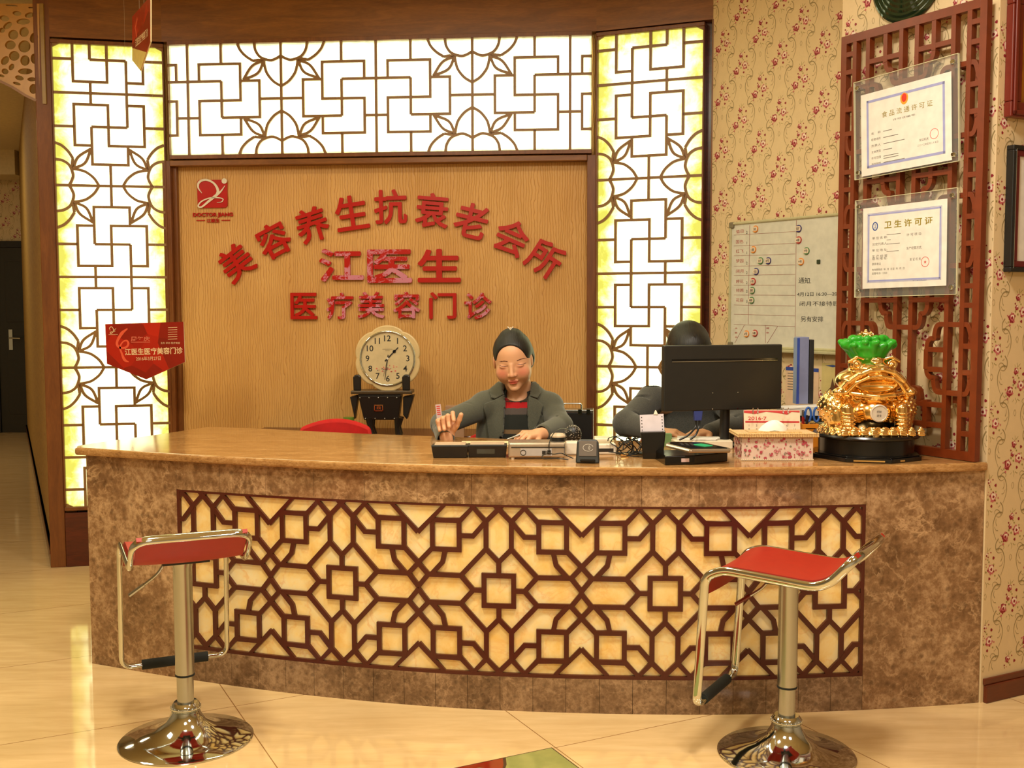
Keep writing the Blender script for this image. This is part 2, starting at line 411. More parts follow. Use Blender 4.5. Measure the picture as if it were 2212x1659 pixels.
# glowing onyx of the light boxes
def onyx_light(name, x0, x1, z0, z1, edge, hot, cool=1.0, low=(1.0, .90, .22)):
    x = N(name); s_ = x.sep(x.mapping()); d = None
    for q in (x.math('SUBTRACT', s_[0], x0), x.math('SUBTRACT', x1, s_[0]), x.math('SUBTRACT', s_[2], z0), x.math('SUBTRACT', z1, s_[2])):
        d = q if d is None else x.math('MINIMUM', d, q)
    nz = x.noise(x.mapping(), 9, 5, .65, .4)
    f = x.math('ADD', x.math('DIVIDE', d, edge), x.math('MULTIPLY', x.math('SUBTRACT', nz, .5), 1.7))
    x.col((.0, .0, .0)); x.set(.3)
    x.l(x.ramp(f, [(.02, low), (.3, (1, .97, .36)), (.75, (.98, 1, .56))]), x.b.inputs['Emission Color'])
    x.l(x.math('ADD', cool, x.math('MULTIPLY', x.math('MINIMUM', x.math('MAXIMUM', f, 0), 1), hot)), x.b.inputs['Emission Strength']); return x.m
# unlit / faintly lit onyx in the counter
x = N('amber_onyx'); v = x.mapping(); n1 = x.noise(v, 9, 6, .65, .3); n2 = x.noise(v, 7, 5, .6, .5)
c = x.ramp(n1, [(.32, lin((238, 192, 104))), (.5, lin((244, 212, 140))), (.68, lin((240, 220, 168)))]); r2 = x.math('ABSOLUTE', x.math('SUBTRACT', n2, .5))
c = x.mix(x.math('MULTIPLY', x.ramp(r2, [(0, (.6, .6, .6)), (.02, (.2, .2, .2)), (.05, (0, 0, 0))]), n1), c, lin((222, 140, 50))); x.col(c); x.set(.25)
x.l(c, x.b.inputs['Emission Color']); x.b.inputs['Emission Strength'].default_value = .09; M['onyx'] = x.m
# glass-like acrylic
x = N('clear_acrylic'); x.b.inputs['Base Color'].default_value = (.6, .62, .55, 1); x.set(.03, 0, .5); x.b.inputs['Alpha'].default_value = .10; M['acrylic'] = x.m
def attr_mat(name, rough=.5, bumpsc=0, sss=0.0, **kw):
    x = N(name); a = x.n('ShaderNodeAttribute'); a.attribute_name = 'Col'; x.col(a.outputs[0]); x.set(rough, **kw)
    if sss: x.b.inputs['Subsurface Weight'].default_value = sss; x.b.inputs['Subsurface Radius'].default_value = (.01, .004, .002)
    if bumpsc: x.bump(x.noise(x.mapping(), bumpsc, 3), .25, .002)
    return x.m
M['skin'] = attr_mat('skin', .48, 0, .06)
def fabric(name, c, c2, sc=260, bump=.4):
    x = N(name); nz = x.noise(x.mapping(), sc, 2, .6); x.col(x.ramp(nz, [(.35, lin(c)), (.65, lin(c2))])); x.bump(nz, bump, .001); return x.set(.9, Sheen_Weight=.3)
M['tweed'] = fabric('grey_green_wool', (58, 60, 48), (96, 94, 78), 900)
M['tweed2'] = fabric('dark_grey_wool', (36, 37, 32), (84, 82, 74), 700)
x = N('black_hair'); nz = x.noise(x.mapping((46, 5, 5)), 5, 3, .6, .4); x.col(x.ramp(nz, [(.3, lin((10, 9, 7))), (.75, lin((30, 25, 17)))])); x.bump(nz, .6, .002); M['hair'] = x.set(.5)
# ================================================================ room shell
# wall lines worked out from the perspective of the panels: left wing, centre, right wing, wall A (whiteboard), pillar B (screen), wall C
FL = frame(-2.358, 5.603, 12); FC = frame(-1.802, 5.721, -5); FR = frame(.423, 5.527, -22.6)
FA = frame(.96, 5.303, -56.5); FB = frame(1.595, 3.625, -60); FW = frame(1.595, 3.625, 27)
fl = MB(); fl.box(-7, 6, -2.2, 13, -.1, 0); struct('floor', fl, M['floor'])
ce = MB(); ce.box(-7, 6, -2.2, 13, CEIL, CEIL+.1); struct('ceiling', ce, M['ceiling'])
for nm, bx in (('wall_back', (-7, 6, -2.3, -2.2)), ('wall_left', (-7.1, -7, -2.2, 13)), ('wall_right', (5.2, 5.3, -2.2, 13))):
    b = MB(); b.box(*bx, 0, CEIL); struct(nm, b, M['plainwall'])
b = MB(); b.box(-7, 5.3, 11.95, 12.1, 0, CEIL); struct('wall_corridor_end_outer', b, M['plainwall'])

WP = [plain('cream_wallpaper', (222, 196, 150), .55, var=.02), plain('wallpaper_scroll_ink', (150, 130, 84), .55), plain('wallpaper_red', (142, 30, 40), .55),
      plain('wallpaper_pink', (196, 104, 104), .55), plain('wallpaper_white_petal', (238, 214, 190), .55), plain('wallpaper_leaf', (150, 138, 70), .55)]
PU, PZ = .240, .249
def motif(b, u, z, ok, ph):
    yy = -.0006
    def blob(du, dz, r, m, sx=1, lay=0, n=9):
        if not ok(u+du, z+dz, r*1.3): return
        pts = []
        for i in range(n):
            a = 2*math.pi*i/n; rr = r*(1+.16*math.sin(3*a+ph+du*400)); pts.append((u+du+rr*sx*math.cos(a), yy-.0001*lay, z+dz+rr*math.sin(a)))
        b.add(pts, [tuple(range(n-1, -1, -1))], m)
    def stroke(pts, w0, w1, m=1):
        P = cat_rom([(u+p[0], z+p[1], 0) for p in pts], 4); n = len(P)
        if not all(ok(p.x, p.y, .002) for p in P): 
            P = [p for p in P if ok(p.x, p.y, .002)]; n = len(P)
            if n < 3: return
        vs = []; 
        for i, p in enumerate(P):
            t = (P[min(i+1, n-1)]-P[max(i-1, 0)]); t = t.normalized() if t.length > 1e-7 else Vector((1, 0, 0)); nn = Vector((-t.y, t.x, 0))
            k = w0+(w1-w0)*i/(n-1); k *= .5; vs += [(p.x+nn.x*k, yy, p.y+nn.y*k), (p.x-nn.x*k, yy, p.y-nn.y*k)]
        fs = [(2*i, 2*i+1, 2*i+3, 2*i+2) for i in range(n-1)]; b.add(vs, fs, m)
    # roses
    for (du, dz, r) in ((0, .040, .0112), (-.006, .006, .0085), (-.029, -.028, .0165), (.025, -.009, .0165)):
        dk_ = du <= 0
        blob(du, dz, r, 2 if dk_ else 3, .92, 0, 11); blob(du+.0015, dz+.0028, r*.74, 3 if dk_ else 4, 1, 1, 9); blob(du+.003, dz+.004, r*.48, 4, 1.1, 2, 8); blob(du+.0012, dz+.0005, r*.34, 2, 1, 3, 6)
        for q in range(5): a_ = ph+q*1.25; blob(du+r*.95*math.cos(a_), dz+r*.95*math.sin(a_), r*.24, 3 if q % 2 else 2, 1, 1, 6)
    for (du, dz, r, m) in ((.036, .030, .0058, 2), (.018, -.040, .0054, 2), (.045, -.032, .0036, 5), (-.014, .020, .0036, 2), (.014, .018, .0034, 5), (-.050, -.020, .0034, 3), (.050, -.014, .0034, 3), (.022, .050, .003, 2), (-.038, -.052, .0045, 3), (.0, -.016, .004, 5), (-.012, -.006, .004, 5), (.008, .026, .003, 5), (-.046, -.042, .003, 5), (.038, .008, .003, 5)):
        blob(du, dz, r, m, 1, 0, 6)
    stroke([(.004, .052), (.006, .06), (.004, .07)], .0022, .0008, 5); stroke([(.01, .056), (.018, .064), (.022, .066)], .0018, .0006, 5); stroke([(-.004, .056), (-.008, .064)], .0018, .0006, 5)
    stroke([(0, -.05), (.006, -.062), (.002, -.072)], .002, .0006, 5); stroke([(.01, -.054), (.02, -.06), (.024, -.058)], .002, .0006, 5); stroke([(-.008, -.056), (-.014, -.064)], .0015, .0006, 5)
    # scrolls
    for s in (-1, 1):
        stroke([(s*.048, .058), (s*.062, .060), (s*.078, .052), (s*.090, .026), (s*.088, -.004), (s*.074, -.034)], .0052, .0012)
        stroke([(s*.062, -.030), (s*.074, -.046), (s*.074, -.066), (s*.060, -.080), (s*.044, -.078)], .0038, .0012)
        stroke([(s*.064, -.072), (s*.056, -.058), (s*.042, -.054), (s*.034, -.062), (s*.038, -.070)], .0024, .0010)
        stroke([(s*.076, .040), (s*.078, .026), (s*.072, .014)], .0010, .0024); stroke([(s*.084, .012), (s*.076, .0), (s*.066, -.002)], .0010, .0022)
        stroke([(s*.060, -.040), (s*.054, -.046), (s*.050, -.044)], .0016, .0010)
    stroke([(-.006, -.100), (0, -.112), (.006, -.100), (0, -.090), (-.006, -.100)], .0012, .0012)
def wallpaper(name, Mx, u0, u1, z0, z1, pu, pz, thick=.08, holes=()):
    b = MB(); b.box(u0, u1, 0, thick, 0, CEIL, 0)
    ok = lambda u, z, r: u0+.001+r < u < u1-.001-r and z0+r < z < z1-r and not any(h[0] < u < h[1] and h[2] < z < h[3] for h in holes)
    i0 = int((u0-pu)/(PU/2))-2; i1 = int((u1-pu)/(PU/2))+2; j0 = int((z0-pz)/PZ)-2; j1 = int((z1-pz)/PZ)+2
    for i in range(i0, i1+1):
        for j in range(j0, j1+1): motif(b, pu+i*PU/2, pz+j*PZ+(PZ/2 if i % 2 else 0), ok, i*1.3+j*2.1)
    return struct(name, b, WP, M=Mx)
ua, za = inframe(FA, 1643, 68); wallpaper('wall_whiteboard_side', FA, 0, 1.45, .7, 2.95, ua, za)
ub, zb = inframe(FB, 2046, 800); BL = -.678
wallpaper('wall_pillar', FB, BL, 0, .8, 2.95, ub, zb, thick=.5)
uc, zc = inframe(FW, 2189, 985); wallpaper('wall_right_front', FW, 0, 4.0, .1, 2.95, uc, zc, thick=.1)
# behind the wings
b = MB(); b.box(-.04, 2.24, .05, .16, 0, CEIL); struct('wall_sign', b, M['bark'], M=FC)
b = MB(); b.box(.0, .57, .045, .15, 0, CEIL); struct('wall_wing_left', b, M['woodlow'], M=FL)
b = MB(); b.box(.0, .60, .045, .15, 0, CEIL); struct('wall_wing_right', b, M['woodlow'], M=FR)
# corridor
cw = frame(-2.395, 5.60, 115); b = MB(); b.box(0, 6.78, -.12, 0, 0, CEIL); struct('wall_corridor', b, M['corrwall'], M=cw)
b = MB(); b.box(0.0, 6.78, 0, .014, 0, .085); b.box(0, 6.78, 0, .018, .07, .085); struct('baseboard_corridor', b, M['woodlow'], M=cw)
fe = frame(-5.9, 11.80, 0); b = MB(); b.box(-.6, 1.0, 0, .1, 0, CEIL, 0)
wallpaper('wall_corridor_end', fe, -1.1, 1.0, 2.07, 2.9, .1, 2.4)
# door at the corridor end (frame, leaf, handle)
d = thing('door_1', None, None, frame(-5.62, 11.80, 0)); d['kind'] = 'structure'
b = MB(); b.box(0, .07, -.05, .0, 0, 2.07); b.box(.07, .9, -.05, 0, 2.0, 2.07); b.build('door_frame', M['black'], d, bevel=.004)
b = MB(); b.box(.07, .9, -.03, -.002, 0, 2.0); b.box(.16, .8, -.036, -.03, 1.2, 1.85); b.box(.16, .8, -.036, -.03, .2, 1.05); b.build('door_leaf', plain('dark_door_paint', (42, 40, 34), .35), d, bevel=.003)
b = MB(); b.box(.185, .225, -.042, -.036, .90, 1.12); b.tube([(.205, -.04, 1.03), (.205, -.08, 1.03), (.22, -.085, 1.03), (.33, -.085, 1.025)], .009, 10); b.build('door_handle', M['chrome'], d, smooth=True)
b = MB(); b.box(-7, -5.1, 11.3, 11.78, 2.72, CEIL); struct('trim_soffit', b, M['ceiling'])
vt = thing('ceiling_vent', 'pale slot vent on the soffit at the end of the corridor', 'vent', Vector((-5.75, 11.295, 2.83)))
b = MB(); b.box(-.35, .3, -.008, .0, -.03, .03); b.build('vent_frame', M['white'], vt, bevel=.002)
b = MB(); b.box(-.33, .28, -.012, -.008, -.008, .008); b.build('vent_slot', M['black'], vt)
# baseboard right
b = MB(); prof = [(0, 0), (0, .055), (-.006, .07), (-.006, .08), (0, .085)]
b.box(.012, 4.0, -.016, 0, 0, .062); b.box(.008, 4.0, -.010, 0, .062, .084); struct('baseboard_right', b, wood('reddish_brown_skirting', (84, 34, 14), (112, 50, 22)), M=FW, bevel=.003)
# wood band over the light boxes
for i, (F, a, c) in enumerate(((FL, -.03, .575), (FC, -.012, 2.245), (FR, -.005, .60))):
    b = MB(); b.box(a, c, -.004, .045, 2.718, 2.928); struct('trim_%d' % (i+1), b, M['woodband'], M=F)
    b = MB(); b.box(a, c, -.012, .045, 2.928, 2.97); struct('trim_%d' % (i+4), b, plain('pale_cornice', (214, 170, 140), .6), M=F, bevel=.004)
b = MB(); b.box(.03, 2.19, -.012, .05, 2.083, 2.112); struct('trim_7', b, M['woodband'], M=FC, bevel=.003)
# posts beside the sign wall
b = MB(); b.box(-.012, .030, -.008, .05, 0, 2.112); b.box(.030, .052, .02, .05, 0, 2.083); struct('trim_8', b, M['woodpost'], M=FC, bevel=.002)
b = MB(); b.box(2.19, 2.245, -.004, .05, 0, 2.112); struct('trim_9', b, M['woodpost'], M=FC, bevel=.002)
b = MB(); b.box(-.05, .0265, -.006, .05, 0, 2.93); struct('trim_10', b, M['woodpost'], M=FL, bevel=.004)
b = MB(); b.box(.583, .60, -.006, .05, 0, 2.72); struct('trim_11', b, M['woodpost'], M=FR, bevel=.003)
b = MB(); b.box(.0275, .57, -.006, .045, 0, .285); struct('trim_12', b, M['woodlow'], M=FL, bevel=.003)
b = MB(); b.box(-.004, .60, -.006, .045, 0, .285); struct('trim_13', b, M['woodlow'], M=FR, bevel=.003)

# ================================================================ lattice light boxes
def cell():
    L = [[(0, 0), (1, 0)], [(.335, 0), (.335, .102)], [(.665, 0), (.665, .301)],
         [(.665, .102), (.82, .102), (.82, .47), (.49, .47), (.49, .102), (.18, .102), (.18, .47), (.335, .47)],
         [(.335, .301), (.335, .64), (.665, .64), (.665, .47)], [(.335, .301), (.665, .301)], [(0, .301), (.18, .301)], [(.82, .301), (1, .301)],
         [(.5, .64), (.5, .833)], [(0, .833), (1, .833)]]
    fl = [cat_rom([(0, .383, 0), (.06, .357, 0), (.115, .308, 0), (.158, .245, 0)], 5), [Vector((.158, .245, 0)), Vector((.150, .195, 0)), Vector((.158, .15, 0))],
          cat_rom([(0, .234, 0), (.065, .222, 0), (.125, .180, 0), (.155, .10, 0), (.145, .05, 0), (.117, 0, 0)], 5),
          cat_rom([(.158, .15, 0), (.21, .142, 0), (.275, .122, 0), (.345, .068, 0), (.39, 0, 0)], 5),
          cat_rom([(.158, .152, 0), (.205, .255, 0), (.325, .335, 0)], 6), cat_rom([(.158, .152, 0), (.268, .205, 0), (.325, .335, 0)], 6),
          [Vector((.290, .245, 0)), Vector((.335, .27, 0))], [Vector((.2, .262, 0)), Vector((.18, .36, 0))]][:6]
    for P in fl:
        L.append([(p.x, .833-p.y) for p in P]); L.append([(1-p.x, .833-p.y) for p in P])
    return L
CELL = cell()
def clip_seg(a, b, t0, t1):
    if max(a[1], b[1]) < t0 or min(a[1], b[1]) > t1: return None
    o = []
    for p, q in ((a, b), (b, a)):
        if p[1] < t0: k = (t0-p[1])/(q[1]-p[1]); p = (p[0]+k*(q[0]-p[0]), t0)
        elif p[1] > t1: k = (t1-p[1])/(q[1]-p[1]); p = (p[0]+k*(q[0]-p[0]), t1)
        o.append(p)
    return o
def light_box(label, F, u0, u1, z0, z1, mode, Wn, tz, ncell, t0, t1, edge, hot, glow_grp='lattice light boxes', fr=.02, low=(1.0, .93, .13), wbar=.0135, fs=.008):
    """mode 'v': u across, t downwards from tz;  mode 'h': t along u from tz, across upwards"""
    L = thing('lattice_light_box', label, 'light box', F, glow_grp)
    b = MB(); f = fr
    b.box(u0-fs, u1+fs, -.014, .045, z0-f, z0); b.box(u0-fs, u1+fs, -.014, .045, z1, z1+f); b.box(u0-fs, u0, -.014, .045, z0, z1); b.box(u1, u1+fs, -.014, .045, z0, z1)
    b.build('frame', M['woodpost'], L, bevel=.003)
    g = MB(); g.box(u0, u1, .010, .018, z0, z1)
    g.build('glowing_panel', onyx_light('glowing_onyx_sheet', u0, u1, z0, z1, edge, hot, low=low), L)['label'] = 'back-lit yellow and white onyx sheet'
    lat = MB()
    for k in range(-1, ncell+1):
        for ci_, P in enumerate(CELL):
            if k % 2 and ci_ in (0, 9): continue
            dy_ = .00022*((ci_*3+k*5) % 9)
            Q = [(p[0], (k*.833+p[1]) if k % 2 == 0 else (k*.833+.833-p[1])) for p in P]
            run = []
            def flush():
                if len(run) > 1:
                    R_ = []
                    for (a, t) in run:
                        if mode == 'v': R_.append((u0+a*(u1-u0), tz-t*Wn))
                        elif mode == 'vm': R_.append((u1-a*(u1-u0), tz-t*Wn))
                        else: R_.append((tz+t*Wn, z0+a*(z1-z0)))
                    lat.bar(R_, wbar, -.008-dy_, .004+dy_*.5)
            for i in range(len(Q)-1):
                s_ = clip_seg(Q[i], Q[i+1], t0, t1)
                if s_ is None: flush(); run = []; continue
                if run and (abs(run[-1][0]-s_[0][0])+abs(run[-1][1]-s_[0][1])) > 1e-6: flush(); run = []
                if not run: run = [s_[0]]
                run.append(s_[1])
            flush(); run = []
    for (a, c) in ((u0, z0), (u1, z0), (u0, z1), (u1, z1)):       # chamfered corners
        sx = 1 if a == u0 else -1; sz = 1 if c == z0 else -1
        if mode != 'h': lat.prism([(a, c), (a+sx*.035, c), (a, c+sz*.018)], -.008, .004)
    lat.build('lattice', M['fret'], L)
    return L
WN = .5605
light_box('tall glowing lattice light box on the left wing of the wall', FL, .0357, .5665, .317, 2.686, 'v', WN, 2.443, 5, -.434, 3.794, .16, 3.5)
ur0, _ = inframe(FR, 1291.8, 300); ur1, _ = inframe(FR, 1517.5, 300)
light_box('tall glowing lattice light box on the right wing beside the wallpaper', FR, ur0, ur1, .317, 2.690, 'vm', WN, 2.451, 5, -.43, 3.80, .18, 3.5)
uT = [inframe(FC, q, 210)[0] for q in (407, 813, 1231.6)]; uc0, _ = inframe(FC, 366, 210); uc1, _ = inframe(FC, 1277.5, 200)
light_box('wide glowing lattice light box above the red characters', FC, uc0, uc1, 2.139, 2.699, 'h', (uT[2]-uT[0])/(4*.833), uT[0], 5, (uc0-uT[0])/((uT[2]-uT[0])/3.332), (uc1-uT[0])/((uT[2]-uT[0])/3.332), .02, 3.5, low=(1, .95, .5), fs=.002)

# ================================================================ sign on the wall
x = N('red_acrylic_with_peeling_film'); nz = x.noise(x.mapping((1, 1, 1), src='Generated'), 2.2, 3, .6, 1.0); n2 = x.noise(x.mapping((1, 1, 1), src='Generated'), 9, 4, .7, 2)
fm = x.ramp(x.math('ADD', x.math('MULTIPLY', nz, .7), x.math('MULTIPLY', n2, .45)), [(.56, (0, 0, 0)), (.60, (1, 1, 1))])
x.col(x.mix(fm, lin((182, 16, 6)), lin((206, 130, 150)))); M['signfilm'] = x.set(.3)
def sign_char(ch, u, z, w, h, rot, label, film, grp, off=.021):
    b = MB(); e_ = off
    for k_, (dx, dz) in enumerate(((0, 0), (1, 0), (-1, 0), (0, 1), (0, -1), (.7, .7), (-.7, .7), (.7, -.7), (-.7, -.7))): put_text(b, ch, dx*e_*w, dz*e_*w, w*(1-2*e_), h-2*e_*w, y=-.013-.00012*k_, rot=rot, offset=0, thick=.013)
    o = b.build('raised_character', M['signfilm' if film else 'signred']); o.matrix_world = FC @ Matrix.Translation((u, .05, z)); return tag(o, label, 'wall lettering', grp)
UP = [('美', 511, 567, 36), ('容', 592, 519, 27), ('养', 675, 486, 17), ('生', 760, 460, 8), ('抗', 844, 447, 1), ('衰', 934, 455, -5), ('老', 1018, 477, -14), ('会', 1106, 513, -24), ('所', 1177, 558, -33)]
ords = ['leftmost', 'second from the left', 'third from the left', 'fourth from the left', 'middle', 'fourth from the right', 'third from the right', 'second from the right', 'rightmost']
for (ch, px, py, rot), od in zip(UP, ords):
    u, z = inframe(FC, px, py, .04); sign_char(ch, u, z, .172, .178, rot, 'red raised character %s, %s in the upper arc' % (ch, od), False, 'characters of the upper arc')
for ch, px, py, w, lab in (('江', 738, 573, .235, 'large red character 江 with lilac film, left of the middle line'), ('医', 842, 575, .235, 'large character 医 mostly lilac film, centre of the middle line'), ('生', 949, 574, .225, 'large clean red character 生, right of the middle line')):
    u, z = inframe(FC, px, py, .04); sign_char(ch, u, z, w, .172, 0, lab, ch != '生', 'characters of the middle line', .024)
for ch, px, py, lab, film in (('医', 657, 661, 'clean red character 医, leftmost in the lowest line', 0), ('疗', 735, 661, 'red character 疗 with lilac flecks, second in the lowest line', 1), ('美', 802, 659, 'red character 美 with lilac tips, third in the lowest line', 1), ('容', 879, 659, 'red character 容 with a lilac roof stroke in the lowest line', 1), ('门', 957, 660, 'red character 门 in the lowest line of the sign', 0), ('诊', 1033, 661, 'red character 诊 with lilac strokes, rightmost in the lowest line', 1)):
    u, z = inframe(FC, px, py, .04); sign_char(ch, u, z, .142, .138, 0, lab, film, 'characters of the lowest line', .021)
# logo plaque
u0, z0 = inframe(FC, 427, 449, .04); u1, z1 = inframe(FC, 490, 388, .04); lg = thing('logo_plaque', 'small red square emblem with white swirl and DOCTOR JIANG lettering', 'emblem', FC @ Matrix.Translation((u0, .05, z0)))
S = u1-u0; HH = z1-z0
b = MB(); r_ = .03*S*3; pts = []
for cx_, cz_, a0 in ((S-r_, HH-r_, 0), (r_, HH-r_, 90), (r_, r_, 180), (S-r_, r_, 270)):
    for k in range(5): a = R(a0+k*22.5); pts.append((cx_+r_*math.cos(a), cz_+r_*math.sin(a)))
b.prism(pts, -.010, 0); b.build('square_plate', M['signred'], lg)
b = MB(); q = lambda X, Y: ((X-265)/250*S, (437-Y)/252*HH)
def swirl(b, pts, ws, y0=-.014, y1=-.0095, m=0, q=q, tr=None):
    P = cat_rom([(*q(*p), 0) for p in pts], 6); n = len(P); k = len(ws)-1
    W_ = []
    for i in range(n): t = i/(n-1)*k; j = min(int(t), k-1); W_.append(ws[j]+(ws[j+1]-ws[j])*(t-j))
    b.bar([(p.x, p.y) for p in P], W_, y0, y1, m)
swirl(b, [(305, 305), (275, 255), (285, 205), (340, 185), (405, 215), (440, 280), (425, 330)], [.002, .008, .012, .010, .010, .014, .012])
swirl(b, [(500, 240), (465, 290), (420, 330), (360, 380), (300, 430), (272, 420), (300, 380), (370, 350), (440, 348), (480, 360), (470, 385), (430, 390)], [.002, .008, .014, .012, .008, .007, .007, .006, .005, .005, .004, .002], y0=-.0145, y1=-.0095)
b.lathe([(.014, 0), (.014, .005)], 20, M=Matrix.Translation((*[q(495, 198)[0]], -.0095, q(495, 198)[1])) @ Matrix.Rotation(R(90), 4, 'X'))
b.build('swirl', M['white'], lg)
b = MB(); put_text(b, 'DOCTOR JIANG', S/2+.0, -.038, .215, .026, y=-.006, offset=.03, thick=.006)
b.box(S/2-.09, S/2-.045, -.006, 0, -.067, -.063); b.box(S/2+.045, S/2+.09, -.006, 0, -.067, -.063); put_text(b, '江医生', S/2, -.066, .07, .02, y=-.006, offset=.02, thick=.004)
b.build('lettering', M['signred'], lg)
# ================================================================ reception counter
CF = [(-1.601, 4.058), (-1.238, 3.900), (-.827, 3.748), (-.487, 3.650), (-.171, 3.584), (.162, 3.544), (.505, 3.524), (.756, 3.524), (.962, 3.540), (1.258, 3.573), (1.483, 3.608), (1.590, 3.628)]
_p = cat_rom([(a, b_, 0) for a, b_ in CF], 12); _s = [0]
for i in range(1, len(_p)): _s.append(_s[-1]+(_p[i]-_p[i-1]).length)
SEND = _s[-1]
def cpt(s, off=0.0):       # point on the counter front at arclength s; off > 0 goes back into the counter
    s = min(max(s, -.2), SEND+.2); i = min(max(int(np.searchsorted(_s, s))-1, 0), len(_p)-2)
    t = (s-_s[i])/(_s[i+1]-_s[i]); p = _p[i]+(_p[i+1]-_p[i])*t
    a = _p[max(i-6, 0)]; c = _p[min(i+7, len(_p)-1)]; d = (c-a).normalized(); return p.x-d.y*off, p.y+d.x*off
def oncurve(px, py):
    d = ray(px, py); best = None
    for i in range(len(_p)-1):
        a, c = _p[i], _p[i+1]; A = np.array([[d.x, -(c.x-a.x)], [d.y, -(c.y-a.y)]])
        try: t, k = np.linalg.solve(A, [a.x, a.y])
        except Exception: continue
        if -.02 <= k <= 1.02 and t > 0: best = (_s[i]+k*(_s[i+1]-_s[i]), HC+t*d.z)
    return best
TOPZ = .829
sL, zTL = oncurve(381, 1058); sR, zTR = oncurve(1871, 1088); _, zBR = oncurve(1864, 1463); _, zBm = oncurve(1436, 1467); _, zTm = oncurve(1300, 1096)
sq = [oncurve(q, 1270) for q in (738, 1076, 1436, 1794)]
print('COUNTER', sL, sR, SEND, zTL, zTR, zTm, zBR, zBm, sq)
ZT, ZB = (zTR+zTm)/2, (zBR+zBm)/2
CO = thing('reception_counter', 'long curved brown marble reception counter with an amber onyx lattice front', 'counter', Vector((0, 3.9, 0)))
CI = Matrix.Translation((0, -3.9, 0))
def cbox(b, s0, s1, o0, o1, z0, z1, m=0, step=.05):
    n = max(1, int((s1-s0)/step)); vs = []
    for i in range(n+1):
        s = s0+(s1-s0)*i/n
        for o in (o0, o1):
            x_, y_ = cpt(s, o)
            for z in (z0, z1): vs.append((x_, y_, z))
    fs = []
    for i in range(n): a = 4*i; c = a+4; fs += [(a, c, c+1, a+1), (a+2, a+3, c+3, c+2), (a+1, c+1, c+3, a+3), (a, a+2, c+2, c)]
    fs += [(0, 1, 3, 2), (4*n, 4*n+2, 4*n+3, 4*n+1)]; b.add(vs, fs, m, CI)
ZU = .800
b = MB(); cbox(b, 0, SEND-.06, .022, .06, 0, ZU, 1)
g = .0006
seams = [0]; s = 0
cbox(b, g, sL-g, 0, .022, .0, ZU-.002); cbox(b, sR+g, SEND, 0, .022, 0.0, ZU-.002)
nt = 13; 
for i in range(nt): cbox(b, sL+(sR-sL)*i/nt+g*.5, sL+(sR-sL)*(i+1)/nt-g*.5, 0, .022, ZT, ZU-.002)
b.build('marble_front', [M['marble'], M['black']], CO, bevel=.0012)
b = MB(); nt = 22
for i in range(nt): cbox(b, sL+(sR-sL)*i/nt+g, sL+(sR-sL)*(i+1)/nt-g, 0, .022, 0, ZB)
b.build('skirting_tiles', M['marble_r'], CO)
# left end return
a0 = cpt(0, .06); b = MB(); b.X = CI
b.prism([cpt(0, 0), cpt(.03, .0), (-1.33, 4.70), (-1.365, 4.69)], 0, ZU-.002, axis='z'); b.build('marble_end_panel', M['marble'], CO)
b = MB(); cbox(b, sL, sR, .012, .0218, ZB, ZT); b.build('onyx_panel', M['onyx'], CO)['label'] = 'amber onyx sheet with orange veins'
# countertop
front = [cpt(SEND*i/60, -.022) for i in range(61)]
front[0] = (-1.638, 4.045); front[-1] = (1.596, 3.612)
back = [(1.585, 3.632), (1.250, 4.205), (1.20, 4.20), (.9, 4.20), (.45, 4.235), (-.028, 4.30), (-.331, 4.395), (-.671, 4.505), (-1.128, 4.70), (-1.30, 4.745), (-1.345, 4.74), (-1.47, 4.46), (-1.625, 4.19), (-1.652, 4.10)]
b = MB(); b.X = CI; b.prism(front+back, ZU, TOPZ, axis='z'); o = b.build('countertop', M['top'], CO, bevel=.009); o.modifiers['bevel'].segments = 3
# lattice over the onyx: unit drawn once, mirrored and repeated
u_ = (sq[3][0]-sq[0][0])/3; s0u = sq[0][0]; zc = (ZT+ZB)/2; HX = u_/2/486; HZ = (ZT-ZB)/2/500
def sqr(cx_, cz_, a, c): return [(cx_+1, cz_-c), (cx_+a, cz_-c), (cx_+a, cz_+c), (cx_-a, cz_+c), (cx_-a, cz_-c), (cx_+1, cz_-c)]
UNIT = [sqr(0, 0, 88, 88), [(0, 88), (0, 167)], [(0, 167), (75, 242), (75, 402), (0, 475)], [(75, 402), (165, 500)], [(0, 475), (26, 500)],
        [(140, 500), (227, 405), (317, 402)], sqr(317, 317, 81, 85), [(235, 315), (152, 315), (75, 402)], [(320, 232), (337, 157), (407, 82)],
        [(75, 242), (227, 82), (152, 0)], [(152, 0), (88, 0)], [(227, 82), (427, 82)], [(487, 7), (425, 82), (487, 147), (400, 236)], [(487, 7), (480, 0)], [(487, 327), (320, 500)]]
lat = MB(); LN = [0]
def seg_lat(P, wd=.0165):
    Q = []
    for (s, z) in P: Q.append((s, z))
    # clip to the panel in s
    out = []
    for i in range(len(Q)-1):
        a, c = Q[i], Q[i+1]
        if max(a[0], c[0]) < sL or min(a[0], c[0]) > sR: 
            if len(out) > 1: lat.bar(out, wd, 0, 1, 0, None, fn=fnl)
            out = []; continue
        def cl(p, q):
            for lim, sg in ((sL, 1), (sR, -1)):
                if (p[0]-lim)*sg < 0: k = (lim-p[0])/(q[0]-p[0]); p = (lim, p[1]+k*(q[1]-p[1]))
            return p
        a2, c2 = cl(a, c), cl(c, a)
        if not out: out = [a2]
        n = max(1, int(abs(c2[0]-a2[0])/.06))
        for j in range(1, n+1): out.append((a2[0]+(c2[0]-a2[0])*j/n, a2[1]+(c2[1]-a2[1])*j/n))
        if c2 != c:
            lat.bar(out, wd, 0, 1, 0, None, fn=fnl); out = []
    if len(out) > 1: lat.bar(out, wd, 0, 1, 0, None, fn=fnl)
